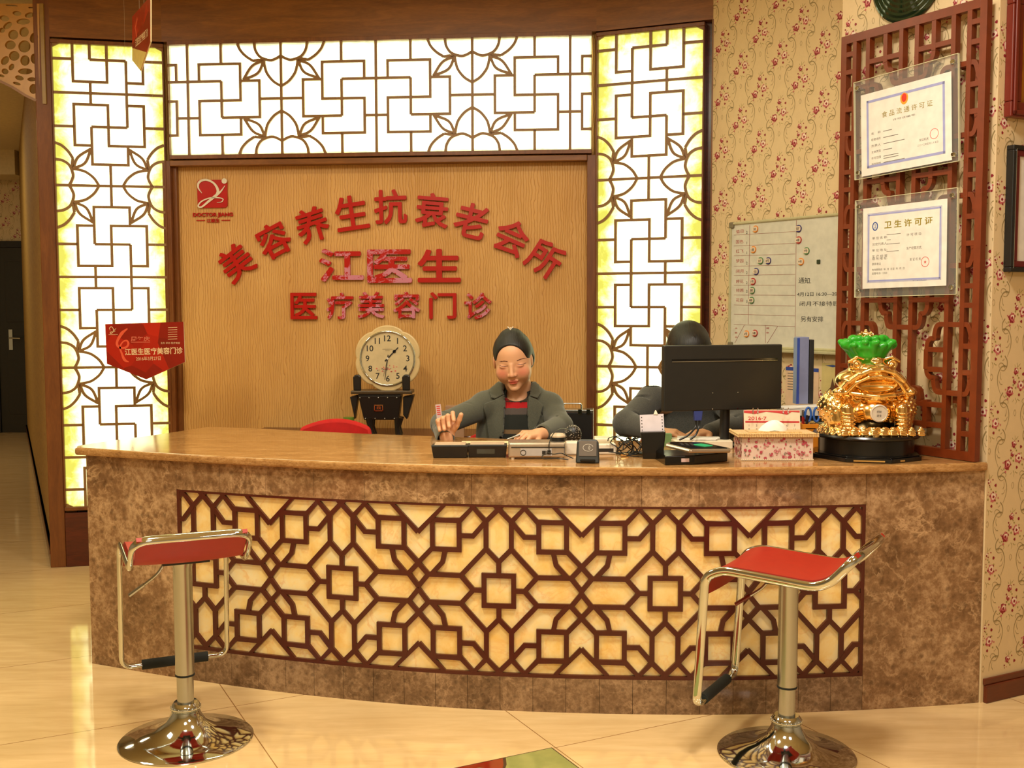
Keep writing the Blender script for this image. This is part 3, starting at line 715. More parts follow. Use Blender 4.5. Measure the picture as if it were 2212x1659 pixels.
def fnl(s, y, z):
    x_, y_ = cpt(s, .001+.00018*(LN[0] % 7)*(1-y)+.0108*y); return (x_, y_-3.9, min(max(z, ZB), ZT))
for k in range(-1, 6):
    for mx in (1, -1):
        for P in UNIT:
            for mz in (1, -1):
                if all(p[1] == 0 for p in P) and mz < 0: continue
                if P is UNIT[0] and (mx < 0 or mz < 0): continue
                if all(p[0] == 0 for p in P) and mx < 0: continue
                LN[0] += 1
                seg_lat([(s0u+k*u_-mx*p[0]*HX, zc+mz*p[1]*HZ) for p in P])
cbox(lat, sL, sR, .001, .0118, ZB, ZB+.012); cbox(lat, sL, sR, .001, .0118, ZT-.008, ZT); cbox(lat, sL, sL+.012, .001, .0118, ZB, ZT); cbox(lat, sR-.012, sR, .001, .0118, ZB, ZT)
lat.build('lattice', M['lattice'], CO)['label'] = 'dark maroon geometric fretwork'
# floor inlay at a tile corner
b = MB()
cen = Vector((.12, 3.255)); d1 = Vector((math.cos(R(-63.2)), math.sin(R(-63.2)))); d2 = Vector((math.cos(R(206.8)), math.sin(R(206.8))))
def fp(a, c): p = cen+d1*a+d2*c; return (p.x, p.y)
b.prism([fp(0, 0), fp(.8, 0), fp(.8, .8), fp(0, .8)], 0, .0008, 0, axis='z')
arc = [fp(.0, .17), fp(.05, .19), fp(.12, .24), fp(.25, .30), fp(.5, .33), fp(.8, .34)]
b.prism([fp(.004, .17)]+arc[1:-1]+[fp(.796, .34), fp(.796, .796), fp(.004, .796)], .0008, .0012, 1, axis='z')
b.prism([fp(.004, .004), fp(.796, .004), fp(.796, .33)]+[(p[0], p[1]) for p in [fp(.5, .32), fp(.25, .29), fp(.12, .23), fp(.05, .18), fp(.004, .16)]], .0008, .0012, 2, axis='z')
for k in range(7): b.prism([fp(.03+.02*k, .26+.05*k), fp(.045+.02*k, .25+.05*k), fp(.06+.02*k, .31+.05*k), fp(.04+.02*k, .32+.05*k)], .0012, .0015, 3, axis='z')
o = struct('trim_15', b, [plain('dark_joint', (70, 50, 34), .3), plain('red_inlay_tile', (132, 36, 16), .1), plain('green_inlay_tile', (150, 150, 84), .1), plain('brown_leaf_inlay', (120, 84, 50), .15)])

# ================================================================ carved screen on the pillar
FS = frame(1.595, 3.625, -60, -.055)
SC_ = thing('carved_screen', 'tall red-brown carved wooden openwork screen standing on the counter against the wallpapered pillar', 'screen', FS)
su = lambda q, y=840: inframe(FS, q, y, 0)[0]
uL, _ = inframe(FS, 1813.5, 300); uR = su(2131, 640); zTop = (inframe(FS, 1812, 85.7)[1]+inframe(FS, 2079, 3)[1])/2; zBot = TOPZ+.002
uR = -.008
print('SCREEN', uL, uR, zTop)
WS = uR-uL
topx = [(65, 110), (212, 250), (378, 413), (580, 618), (762, 800), (945, 985), (1145, 1185), (1372, 1415), (1585, 1622), (1768, 1828)]
ctr = []
for a, c in topx:
    xp = 1800+(a+c)/2/5.369; yp = 85.7-(xp-1812)*.310+45; ctr.append(inframe(FS, xp, yp)[0])
print('BARS', [round((c-uL)/WS, 3) for c in ctr])
fr_ = [.027, .155, .267, .398, .507, .613, .720, .825, .905, .975]
fr_ = [.02, .105, .205, .333, .446, .554, .667, .795, .895, .98]
U = [uL+WS*f for f in fr_]
th0, th1 = 0, .026; b = MB(); bw = .0175
b.box(uL, uL+.026, th0, th1, zBot, zTop); b.box(uR-.026, uR, th0, th1, zBot, zTop); b.box(uL+.026, uR-.026, th0, th1, zTop-.03, zTop); b.box(uL+.026, uR-.026, th0, th1, zBot, zBot+.03)
for i in (1, 2, 4, 5, 7, 8): b.box(U[i]-bw/2, U[i]+bw/2, th0, th1, zBot+.03, zTop-.03)
def zr(q, y): return inframe(FS, q, y, 0)[1]
zs = [zr(2112, v) for v in (377, 418, 467, 525, 572, 617, 662, 702, 749, 807, 854, 899, 941)]
print('RUNGS', [round(v, 3) for v in zs])
Pz = (zs[1]-zs[10])/1.5*1.0   # three half periods between hooks
zh0 = zs[7]; per = zs[1]-zs[7]
def hook(b, z, d, ia, ib, io_l, io_r):
    """bar across a strip between stiles ia, ib at height z, rounded shoulders falling (d=-1) or rising (d=+1) to the neighbouring short bars"""
    b.box(U[ia]-bw/2, U[ib]+bw/2, th0+.0009, th1-.0009, z-bw/2, z+bw/2)
    for sgn, i0, i1 in ((-1, ia, io_l), (1, ib, io_r)):
        x0_ = U[i0]; x1_ = U[i1] if i1 is not None else x0_+sgn*.075; w_ = abs(x1_-x0_)
        P = [(x0_, z), (x0_+sgn*w_*.35, z), (x0_+sgn*w_*.52, z+d*.010), (x0_+sgn*w_*.60, z+d*.035), (x0_+sgn*w_*.60, z+d*.048), (x0_+sgn*w_*.80, z+d*.050), (x0_+sgn*w_*.96, z+d*.066), (x1_, z+d*.10)]
        if i1 in (0, 9): P = P[:3]+[(x0_+sgn*w_*.66, z+d*.035), (x0_+sgn*w_*.66, z+d*.056), (x0_+sgn*w_*.50, z+d*.056)]
        b.bar([(p.x, p.y) for p in cat_rom([(p[0], p[1], 0) for p in P], 4)], bw*.95, th0+.0016, th1-.0016)
def rung(b, i, j, z): b.box(U[i]+bw/2, U[j]-bw/2, th0+.0004, th1-.0004, z-bw/2, z+bw/2)
k = -1
levels = []
for n_ in range(-1, 4):
    zt = zh0+n_*per; zb_ = zt-(zs[7]-zs[10])       # outer strips: falling hook at zt, rising hook at zb_
    zmid_a = zb_+.0; zmid_b = zt+.0
    for (ia, ib, l, r_) in ((1, 2, 0, 3), (7, 8, 6, 9)):
        if zBot+.06 < zt < zTop-.05: hook(b, zt, -1, ia, ib, l, r_)
        if zBot+.05 < zb_ < zTop-.12: hook(b, zb_, 1, ia, ib, l, r_)
    zm1 = zt-.012; zm2 = zb_+.008                    # centre strip: rising hook just under zt, falling hook just above zb_
    if zBot+.05 < zm1 < zTop-.12: hook(b, zm1, 1, 4, 5, 3, 6)
    if zBot+.12 < zm2 < zTop-.05: hook(b, zm2, -1, 4, 5, 3, 6)
    for dz in ((zs[8]-zs[7]), (zs[9]-zs[7]), (zs[11]-zs[7]), (zs[12]-zs[7])):
        z_ = zt+dz
        if zBot+.05 < z_ < zTop-.05: rung(b, 0, 1, z_); rung(b, 8, 9, z_)
    ra, rb = zt+(zs[8]-zs[7])-.015, zt+(zs[9]-zs[7])+.005     # cross rungs of the inner columns level with the shoulders
    for z_ in (ra, rb):
        if zBot+.05 < z_ < zTop-.05: rung(b, 6, 7, z_); rung(b, 2, 3, z_)
    if zb_ > zBot-.1:
        for (i, j) in ((3, 4), (5, 6), (2, 3), (6, 7)):
            for z_ in (zb_-.045, zb_-.115):
                if zBot+.05 < z_ < zTop-.05: rung(b, i, j, z_)
    for i in (3, 6):                                       # short uprights
        for (z0_, z1_) in ((rb, ra), (zb_-.13, zb_-.03)):
            z0_ = max(z0_, zBot+.03); z1_ = min(z1_, zTop-.03)
            if z1_ > z0_: b.box(U[i]-bw/2, U[i]+bw/2, th0, th1, z0_, z1_)
b.build('openwork_panel', M['screen'], SC_, bevel=.0012)
for (q, z_) in ((uR-.1, zBot+.2), (uR-.1, zTop-.2), (uL+.1, zTop-.2)):
    b = MB(); b.box(q-.012, q+.012, th1, .054, z_-.012, z_+.012); b.build('wall_spacer', M['screen'], SC_)

# certificates in acrylic
FCe = frame(1.595, 3.625, -60, -.075)
def cert(label, quad_ac, quad_pa, build_fn):
    pa = [inframe(FCe, *q) for q in quad_pa]; ac = [inframe(FCe, *q) for q in quad_ac]
    uc_ = sum(p[0] for p in pa)/4; zc_ = sum(p[1] for p in pa)/4
    wd = (pa[1][0]-pa[0][0]+pa[2][0]-pa[3][0])/2; ht = (pa[0][1]-pa[3][1]+pa[1][1]-pa[2][1])/2
    rot = math.degrees(math.atan2((pa[1][1]-pa[0][1]+pa[2][1]-pa[3][1])/2, wd))
    Mx = FCe @ Matrix.Translation((uc_, 0, zc_)) @ Matrix.Rotation(-R(rot), 4, 'Y')
    c = thing('framed_certificate', label, 'certificate', Mx, 'certificates on the carved screen')
    A0, A1 = min(ac[0][0], ac[3][0])-uc_, max(ac[1][0], ac[2][0])-uc_; B1 = (ac[0][1]+ac[1][1])/2-zc_; B0 = (ac[2][1]+ac[3][1])/2-zc_
    b = MB(); b.box(A0, A1, -.004, .004, B0, B1); b.build('acrylic_sheet', M['acrylic'], c)
    b = MB(); e = .0016
    for r_ in ((A0, A1, B1-e, B1), (A0, A1, B0, B0+e), (A0, A0+e, B0, B1), (A1-e, A1, B0, B1)): b.box(r_[0], r_[1], -.0045, .0045, r_[2], r_[3])
    b.build('polished_edge', plain('acrylic_edge', (214, 210, 170), .15), c)
    b = MB(); b.box(-wd/2, wd/2, -.0052, -.0044, -ht/2, ht/2); pp = b.build('certificate_paper', M['paper'], c)
    build_fn(pp, wd, ht)
    for x_ in (A0+.02, A1-.02):
        for z_ in (B0+.025, B1-.025):
            b = MB(); b.lathe([(.006, -.012), (.009, -.008), (.009, .0), (.007, .0)], 16, M=Matrix.Translation((x_, 0, z_)) @ Matrix.Rotation(R(-90), 4, 'X'))
            b.box(x_-.004, x_+.004, .0, .018, z_-.004, z_+.004); b.build('standoff_screw', M['chrome'], c, smooth=True)
    return c
def border(b, wd, ht, m, t, ins, y):
    a, c = wd/2-ins, ht/2-ins
    for r_ in ((-a, a, c-t, c), (-a, a, -c, -c+t), (-a, -a+t, -c, c), (a-t, a, -c, c)): b.box(r_[0], r_[1], y, y+.0002, r_[2], r_[3], m)
lil = plain('lilac_print', (150, 152, 196), .6); gry = plain('grey_print', (90, 84, 78), .6); gd = plain('gold_print', (138, 122, 26), .4); rd = plain('seal_red', (206, 70, 60), .6)
def c1(p, wd, ht):
    b = MB(); border(b, wd, ht, 0, .009, .026, -.0056); b.build('printed_border', lil, p)
    b = MB(); put_text(b, '食 品 流 通 许 可 证', .01, ht*.20, wd*.56, .021, y=-.0054, offset=.004); b.build('certificate_title', gd, p)
    b = MB(); b.ell((-.0, -.0054, ht*.335), (.017, .0004, .022), 16, 10); o = b.build('emblem', [plain('emblem_gold', (226, 150, 40), .5)], p)
    b = MB(); b.ell((-.0, -.0058, ht*.34), (.011, .0004, .015), 14, 8); b.build('emblem_centre', plain('emblem_red', (206, 44, 20), .5), p)
    b = MB(); put_text(b, '许可证编号:', .0, ht*.11, wd*.26, .007, y=-.0054)
    for i, t in enumerate(('名    称', '经营场所', '负责人', '主体类型', '许可范围', '有效期限')):
        put_text(b, t, -wd*.38, -ht*(.0+.075*i), wd*.11, .009, y=-.0054, left=True)
        for k_ in range(2 if i == 4 else 1): b.box(-wd*.24, -wd*(.24-.10-.07*((i*7) % 3)), -.0055, -.0052, -ht*(.0+.075*i)-.0012-.008*k_, -ht*(.0+.075*i)+.0008-.008*k_)
    put_text(b, '发证机关', wd*.16, -ht*.20, wd*.10, .009, y=-.0054, left=True); put_text(b, '二〇一二年五月二十五日', wd*.14, -ht*.26, wd*.22, .007, y=-.0054, left=True); b.build('printed_text', gry, p)
    b = MB(); b.bar([(wd*.32+.017*math.cos(R(a)), -ht*.16+.017*math.sin(R(a))) for a in range(0, 360, 15)], .0016, -.0056, -.0053, closed=True); b.build('red_seal', rd, p)
def c2(p, wd, ht):
    b = MB(); border(b, wd, ht, 0, .006, .024, -.0056); border(b, wd, ht, 0, .0015, .021, -.0056); b.build('printed_border', lil, p)
    b = MB(); put_text(b, '卫 生 许 可 证', .02, ht*.27, wd*.57, .027, y=-.0054, offset=.02); b.build('certificate_title', gd, p)
    b = MB(); b.bar([(-wd*.345+.011*math.cos(R(a)), ht*.265+.014*math.sin(R(a))) for a in range(0, 360, 20)], .004, -.0056, -.0053, closed=True); put_text(b, '卫', -wd*.345, ht*.265, .01, .013, y=-.0055, offset=.02); b.build('blue_emblem', plain('emblem_blue', (40, 70, 140), .5), p)
    b = MB()
    for i, t in enumerate(('单 位 名 称:', '法定代表人:', '单 位 地 址:', '生 产 经 营')): put_text(b, t, -wd*.38, ht*(.12-.075*i), wd*.19, .0095, y=-.0054, left=True)
    put_text(b, '场 所 地 址:', -wd*.38, -ht*.135, wd*.19, .0095, y=-.0054, left=True)
    put_text(b, '许 可 项 目:', wd*.04, ht*.125, wd*.18, .010, y=-.0054, left=True); put_text(b, '生产经营方式:', wd*.04, -ht*.035, wd*.18, .010, y=-.0054, left=True)
    put_text(b, '发 证 机 关', wd*.08, -ht*.17, wd*.13, .010, y=-.0054, left=True); put_text(b, '联系电话', -wd*.38, -ht*.20, wd*.11, .009, y=-.0054, left=True)
    put_text(b, '有效期限自  年  月  日至  年  月  日', -wd*.38, -ht*.27, wd*.40, .008, y=-.0054, left=True); put_text(b, '监督电话: 12320', -wd*.38, -ht*.315, wd*.19, .008, y=-.0054, left=True)
    for zz, l in ((.15, .17), (.085, .05), (.035, .16), (-.055, .15)): b.box(-wd*.2, -wd*(.2-l), -.0055, -.0052, ht*zz-.001, ht*zz+.0006)
    put_text(b, '中华人民共和国卫生部', wd*.20, -ht*.42, wd*.16, .007, y=-.0054); b.build('printed_text', gry, p)
    b = MB(); b.bar([(wd*.26+.016*math.cos(R(a)), -ht*.21+.017*math.sin(R(a))) for a in range(0, 360, 15)], .0018, -.0056, -.0053, closed=True); put_text(b, '★', wd*.26, -ht*.21, .012, .012, y=-.0055); b.build('red_seal', rd, p)
cert('upper certificate with a red and gold emblem, tilted on the carved screen', [(1849, 174), (2074, 118), (2070, 350), (1850, 388)], [(1862, 208), (2056, 153), (2060, 347), (1863, 381)], c1)
cert('lower certificate with a round blue emblem and gold title on the screen', [(1850, 433), (2070, 405), (2066, 638), (1849, 641)], [(1866, 451), (2048, 429), (2047, 617), (1866, 624)], c2)

# pictures on the right wall
def picture(label, px0, py0, py1, wdt, parts, depth=.03):
    u0, z0 = inframe(FW, px0, py1, -depth); _, z1 = inframe(FW, px0, py0, -depth)
    p = thing('framed_picture', label, 'picture', FW @ Matrix.Translation((u0, -depth, z0)))
    parts(p, wdt, z1-z0, depth); return p
def pa_(p, wdt, h, d):
    b = MB(); f = .05
    for r_ in ((0, wdt, h-f, h), (0, wdt, 0, f), (0, f, f, h-f), (wdt-f, wdt, f, h-f)): b.box(r_[0], r_[1], 0, d, r_[2], r_[3]); 
    for r_ in ((.006, wdt-.006, .006, .022), (.006, .022, .006, h-.006)): b.box(r_[0], r_[1], -.008, 0, r_[2], r_[3])
    b.build('frame', plain('reddish_frame', (110, 36, 24), .3), p, bevel=.005)
    b = MB(); b.box(f, wdt-f, .012, .016, f, h-f); b.build('canvas', plain('amber_canvas', (176, 112, 24), .4, var=.35, vscale=9), p)
def pb_(p, wdt, h, d):
    b = MB(); f = .016
    for r_ in ((0, wdt, h-f, h), (0, wdt, 0, f), (0, f, f, h-f), (wdt-f, wdt, f, h-f)): b.box(*r_[:2], 0, d, *r_[2:])
    b.build('outer_frame', M['black'], p, bevel=.003)
    b = MB(); g_ = .036
    for r_ in ((f, wdt-f, h-g_, h-f), (f, wdt-f, f, g_), (f, g_, g_, h-g_), (wdt-g_, wdt-f, g_, h-g_)): b.box(*r_[:2], .004, d, *r_[2:])
    b.build('inner_frame', plain('maroon_frame', (96, 20, 22), .3), p, bevel=.002)
    b = MB()
    for r_ in ((.012, .0145, .012, h-.012),): b.box(*r_[:2], -.001, 0, *r_[2:])
    b.build('silver_bead', M['chrome'], p)
    b = MB(); b.box(g_, wdt-g_, .01, .014, g_, h-g_); pg = b.build('white_sheet', M['paper'], p)
    b = MB()
    for i in range(16): b.box(g_+.06, wdt-g_-.06, .0095, .01, g_+.08+i*.022, g_+.083+i*.022)
    b.build('printed_text', gry, pg)
picture('amber picture in a reddish wooden frame high on the right wall', 2184, -30, 251, .5, pa_)
picture('white document in a black and maroon frame on the right wall', 2183, 311, 587, .45, pb_)
# round green ribbed dish high on the pillar
u0, z0 = inframe(frame(1.595, 3.625, -60, -.03), 1952, -52); pl = thing('ribbed_dish', 'glossy dark green ribbed round dish hung above the carved screen', 'dish', frame(1.595, 3.625, -60, 0) @ Matrix.Translation((u0, 0, z0)))
b = MB(); prof = [(0.0, .002), (.155, .002)]; 
rr = .158
for k in range(14): prof.append((rr-k*.0085, .012+.018*(k/13)+(.004 if k % 2 else 0)))
prof += [(.03, .02), (0, .02)]
b.lathe(prof, 48, M=Matrix.Rotation(R(90), 4, 'X')); b.build('dish_body', plain('dark_green_glaze', (18, 40, 22), .08), pl, smooth=True, ang=25)
b = MB(); b.lathe([(0, .021), (.028, .021), (.02, .032), (0, .034)], 24, M=Matrix.Rotation(R(90), 4, 'X')); b.build('dish_centre', plain('dark_red_glaze', (120, 24, 14), .1), pl, smooth=True)
# ================================================================ bar stools
def fillet(P, rad, n=5):
    P = [Vector(p) for p in P]; out = [P[0]]
    for i in range(1, len(P)-1):
        a, c = P[i-1]-P[i], P[i+1]-P[i]; r_ = min(rad, a.length*.45, c.length*.45); A = P[i]+a.normalized()*r_; C = P[i]+c.normalized()*r_
        for k in range(n+1): t = k/n; out.append(A*(1-t)**2+P[i]*2*t*(1-t)+C*t*t)
    return out+[P[-1]]
def stool(label, x, y, phi, zseat, zcol, lever_ang, hmat=None):
    """r = sitter's right-to-left axis, f = forward (open front edge); local X=r, Y=f"""
    t = thing('bar_stool', label, 'stool', Matrix.Translation((x, y, 0)) @ Matrix.Rotation(phi, 4, 'Z'), 'red bar stools in front of the counter')
    b = MB(); b.lathe([(.0, 0), (.203, 0), (.205, .004), (.200, .008), (.15, .016), (.095, .034), (.060, .060), (.046, .085), (.042, .098), (.0, .098)], 64); b.build('trumpet_base', M['chrome'], t, smooth=True, ang=60)
    b = MB(); b.lathe([(.0, .096), (.043, .096), (.046, .102), (.046, .108), (.041, .116), (.036, .122), (0, .122)], 40)
    for k in range(20):
        a = 2*math.pi*k/20; b.ell((.0445*math.cos(a), .0445*math.sin(a), .105), (.0032, .0032, .006), 6, 5)
    b.build('base_collar', M['chrome'], t, smooth=True)
    b = MB(); b.lathe([(0, .12), (.0255, .12), (.0255, .26), (0, .26)], 32); b.build('inner_column', M['steel'], t, smooth=True, ang=30)
    b = MB(); b.lathe([(0, .212), (.029, .212), (.029, zcol-.03), (.034, zcol-.006), (.040, zcol), (0, zcol)], 40); b.build('outer_column', M['steel'], t, smooth=True, ang=30)
    b = MB(); b.lathe([(.0, .206), (.0298, .206), (.0298, .212), (0, .213)], 32); b.build('column_ring', M['rubber'], t, smooth=True, ang=30)
    w_, df, dj, db, hb, dt, ht = .168, .165, .150, .238, .090, .215, .415; zs_ = zseat; r0 = .0125
    side = lambda s: [(s*w_, dt, zs_-ht+.02), (s*w_, df+.035, zs_-.02), (s*w_, df-.02, zs_+.006), (s*w_, -dj, zs_-.012), (s*w_, -db, zs_+hb)]
    A = side(-1); B_ = side(1)[::-1]
    loop = [(-.09, dt+.012, zs_-ht), (-w_, dt+.008, zs_-ht)]+A[1:]+B_[:-1]+[(w_, dt+.008, zs_-ht), (.09, dt+.012, zs_-ht)]
    loop = fillet(loop, .055, 7); b = MB(); b.tube(loop, .0078, 16, flat=1.75); b.build('tube_frame', M['chrome'], t, smooth=True)
    b = MB(); b.tube([(-.105, dt+.0115, zs_-ht), (.105, dt+.0115, zs_-ht)], .0165, 16); b.build('foot_grip', M['rubber'], t, smooth=True, ang=50)
    # pad: one bent sheet from the front lip over the seat up to the back rail
    prof = fillet([(df+.040, zs_-.075), (df+.028, zs_-.012), (df-.030, zs_+.012), (-dj+.005, zs_-.004), (-db-.0, zs_+hb+.004)], .06, 8)
    pts = [Vector((0, p[0], p[1])) for p in [(q.x, q.y) for q in [Vector((a[0], a[1])) for a in prof]]] if False else [Vector((0, q[0], q[1])) for q in prof]
    vs = []; nw = 9; hw = w_-.012
    for i, p in enumerate(pts):
        a = pts[max(i-1, 0)]; c = pts[min(i+1, len(pts)-1)]; d = (c-a).normalized(); nn = Vector((0, -d.z, d.y))
        if nn.z < 0: nn = -nn
        for sgn, off in ((1, .0065), (-1, -.0065)):
            for k in range(nw):
                xx = -hw+2*hw*k/(nw-1); sag = -.006*(1-(xx/hw)**2)
                q = p+nn*(off+sag); vs.append((xx, q.y, q.z))
    fs = []; st = 2*nw
    for i in range(len(pts)-1):
        for k in range(nw-1):
            a = i*st+k; fs.append((a, a+1, a+st+1, a+st)); a += nw; fs.append((a, a+st, a+st+1, a+1))
        a = i*st; fs += [(a, a+st, a+st+nw, a+nw), (a+nw-1, a+2*nw-1, a+st+2*nw-1, a+st+nw-1)]
    fs += [tuple(range(nw))+tuple(range(2*nw-1, nw-1, -1)), tuple(range(len(vs)-st+nw-1, len(vs)-st-1, -1))+tuple(range(len(vs)-nw, len(vs)))]
    b = MB(); b.add(vs, fs); sp = b.build('seat_pad', M['red_leather'], t, smooth=True, ang=50); sp['label'] = 'red vinyl seat and back pad'
    b = MB(); b.box(-.07, .07, -.09, .07, zcol-.002, zcol+.012); b.box(-w_, w_, -.02, .02, zcol+.004, zcol+.018); b.build('seat_plate', M['black'], t, bevel=.002)
    la = R(lever_ang); dx, dy = math.cos(la), math.sin(la)
    P = [(dx*.03, dy*.03, zcol-.004), (dx*.05, dy*.05, zcol-.010), (dx*.075, dy*.075, zcol-.050), (dx*.115, dy*.115, zcol-.080), (dx*.16, dy*.16, zcol-.112)]
    b = MB(); b.tube(fillet(P, .02), .0045, 8); lv = b.build('height_lever', M['steel'], t, smooth=True)
    b = MB(); b.tube([P[3], P[4]], .0060, 8); b.build('lever_handle', hmat or M['steel'], lv, smooth=True)
    return t
stool('red bar stool at the left end of the counter, its back towards the room', -1.023, 3.325, .43, .60, .578, 165)
stool('red and chrome bar stool at the right end of the counter, turned sideways', .827, 3.206, 1.03, .575, .553, 95, plain('red_lever_grip', (120, 30, 20), .3))
# ================================================================ people
from mathutils.bvhtree import BVHTree
def bvh_of(s): V, F = s.geo(); return BVHTree.FromPolygons([tuple(v) for v in V], [tuple(int(i) for i in f) for f in F])
def hit(bvh, px, py, fallback=4.5):
    d = ray(px, py).normalized(); h = bvh.ray_cast(Vector((0, 0, HC)), d)
    return h[0] if h[0] is not None else None
def inside(poly, x, y):
    c = False; n = len(poly)
    for i in range(n):
        a, b = poly[i], poly[i-1]
        if (a[1] > y) != (b[1] > y) and x < (b[0]-a[0])*(y-a[1])/(b[1]-a[1])+a[0]: c = not c
    return c
def drape(bvh, poly, step, off, thick=.002):
    """cloth or hair piece lying on a body surface, outlined where it is seen, lifted by off"""
    x0 = min(p[0] for p in poly); x1 = max(p[0] for p in poly); y0 = min(p[1] for p in poly); y1 = max(p[1] for p in poly)
    nx = max(2, int((x1-x0)/step)); ny = max(2, int((y1-y0)/step)); vs = []; idx = {}; fs = []
    def v(i, j):
        if (i, j) not in idx:
            X, Y = x0+(x1-x0)*i/nx, y0+(y1-y0)*j/ny; h = hit(bvh, X, Y)
            if h is None: idx[(i, j)] = None
            else: idx[(i, j)] = len(vs); vs.append(tuple(h-ray(X, Y).normalized()*off))
        return idx[(i, j)]
    for i in range(nx):
        for j in range(ny):
            if inside(poly, x0+(x1-x0)*(i+.5)/nx, y0+(y1-y0)*(j+.5)/ny):
                q = [v(i, j), v(i, j+1), v(i+1, j+1), v(i+1, j)]
                if None not in q: fs.append(tuple(q))
    return vs, fs
def drape_obj(name, bvh, poly, step, off, mat, parent, inv, thick=.004):
    vs, fs = drape(bvh, poly, step, off); b = MB(); b.add(vs, fs, 0, inv)
    o = b.build(name, mat, parent, smooth=True, ang=180); m = o.modifiers.new('solidify', 'SOLIDIFY'); m.thickness = thick; m.offset = -1 if False else 1
    s_ = o.modifiers.new('smooth', 'SMOOTH'); s_.iterations = 9; s_.factor = .5
    return o
def rot3(fwd, up):
    f = Vector(fwd).normalized(); X = Vector(up).normalized().cross(-f).normalized() if False else f.cross(Vector(up)).normalized()
    Z = X.cross(f).normalized(); return np.array([[X.x, f.x, Z.x], [X.y, f.y, Z.y], [X.z, f.z, Z.z]])
def head(s, c, Rm, k=1.0):
    c = np.array(c); P = lambda x_, y_, z_: c+Rm@(np.array([x_, y_, z_])*k)
    E = lambda p, r, kk=.012, mode='add': s.ell(P(*p), np.array(r)*k, Rm, kk, mode)
    E((0, -.014, .036), (.075, .090, .080)); E((0, .012, -.016), (.071, .072, .074), .02); E((0, .036, -.076), (.034, .034, .028), .02)
    for sg in (-1, 1):
        E((sg*.038, .050, -.026), (.031, .026, .032), .014); E((sg*.043, .014, -.048), (.022, .038, .032), .02)
        E((sg*.032, .089, .014), (.020, .011, .009), .012, 'sub'); E((sg*.032, .0640, .0105), (.0170, .0135, .0085), .006); E((sg*(.080 if sg > 0 else .074), -.010, .0), (.006, .015, .027), .004)
        E((sg*.0115, .087, -.023), (.0080, .009, .0070), .004)
    s.cap(P(0, .078, .018), P(0, .094, -.016), .0065*k, .0095*k, .010); E((0, .096, -.020), (.0092, .009, .0075), .004)
    E((0, .0795, -.0500), (.022, .009, .0050), .004); E((0, .0785, -.0590), (.018, .0095, .0062), .004); E((0, .0895, -.0543), (.023, .006, .0010), .001, 'sub')
    E((0, .0680, -.088), (.018, .014, .012), .018)
    s.cap(P(0, -.020, -.060), P(0, -.050, -.150), .052*k, .056*k, .02)
def hand(s, wr, pd, pn, th_side, curls, L=1.0, spread=.1, thumb=(.55, .35), tcurl=.5):
    """wr wrist, pd palm direction, pn back-of-hand normal, th_side +1 or -1 along pd x pn, curls: per finger three bend angles (deg)"""
    wr = Vector(wr); pd = Vector(pd).normalized(); pn = (Vector(pn)-pd*Vector(pn).dot(pd)).normalized(); sd = pd.cross(pn)*th_side
    tips = []
    offs = (.030, .010, -.010, -.029); lens = ((.042, .025, .020), (.046, .029, .021), (.043, .027, .020), (.034, .020, .018)); ml = (.082, .084, .079, .072)
    s.cap(wr-pd*.02*L, wr+pd*.01*L, .026*L, .026*L, .01)
    for i in range(4):
        base = wr+sd*offs[i]*.55*L+pd*.012*L; kn = wr+pd*ml[i]*L+sd*offs[i]*L+pn*(.004 if i in (1, 2) else 0)*L
        s.cap(base, kn, .0135*L, .0105*L, .010); p = kn; d = (pd+sd*spread*(1.5-i)*.5).normalized(); r0 = (.0092, .0094, .0090, .0080)[i]*L
        for j in range(3):
            a = R(curls[i][j]); ax = pn.cross(d).normalized(); d = Matrix.Rotation(a, 3, ax) @ d
            if False: pass
            q = p+d*lens[i][j]*L; s.cap(p, q, r0*(1-.06*j), r0*(1-.06*(j+1)), .0025); p = q
        tips.append(p)
    # thumb leaves the side of the palm near its base
    b0 = wr+pd*.020*L+sd*.018*L; d = (pd*thumb[0]+sd*(1-thumb[0]*.4)-pn*thumb[1]).normalized(); p = b0
    for j, (ln, r_) in enumerate(((.042, .0135), (.030, .0108), (.024, .0098))):
        q = p+d*ln*L; s.cap(p, q, r_*L, r_*.92*L, .006 if j == 0 else .003); p = q
        d = (d*(1-tcurl*.5)+pd*tcurl*.6+(-pn)*tcurl*.15).normalized()
    return tips
SK = np.array(lin((222, 166, 124))); SKD = np.array(lin((206, 142, 104)))
# ---- seated woman in the grey-green blazer
wx, wy = .015, 4.62
WM = Matrix.Translation((wx, wy, 0)); WI = WM.inverted()
W = thing('person', 'woman in a grey-green blazer and striped sweater, seated behind the counter looking down', 'person', WM)
hc = at(1109, 782, 4.545); fwd = Vector((-.10, -1, -.36)).normalized(); upv = Vector((-.13, -.30, 1)); RH = rot3(fwd, upv); HK = 1.02
SL, SR = at(1046, 872, 4.62), at(1188, 874, 4.62); neck = at(1119, 872, 4.63)
EL, ER = at(956, 916, 4.47), at(1212, 920, 4.50)
WL, WR = at(962, 946, 4.27), at(1166, 938, 4.30)
s = SDF((-.34, 4.10, .66), (.30, 4.80, 1.30), .0024)
head(s, hc, RH, HK)
s.cap(neck-Vector((0, 0, .03)), neck-Vector((0, 0, .12)), .07, .09, .03); s.cap(SL+Vector((.03, 0, -.03)), SR+Vector((-.03, 0, -.03)), .035, .035, .03)
s.chain([SL+Vector((.02, 0, -.02)), EL, WL], [.032, .030, .022], .01); s.chain([SR+Vector((-.02, 0, -.02)), ER, WR], [.032, .030, .022], .01)
hand(s, WL+Vector((.008, 0, 0)), (-.10, -.05, 1), (-.10, .9, .0), -1, ((62, 84, 46), (78, 92, 50), (84, 94, 50), (88, 94, 50)), 1.0, .02, (.86, .62), .35)
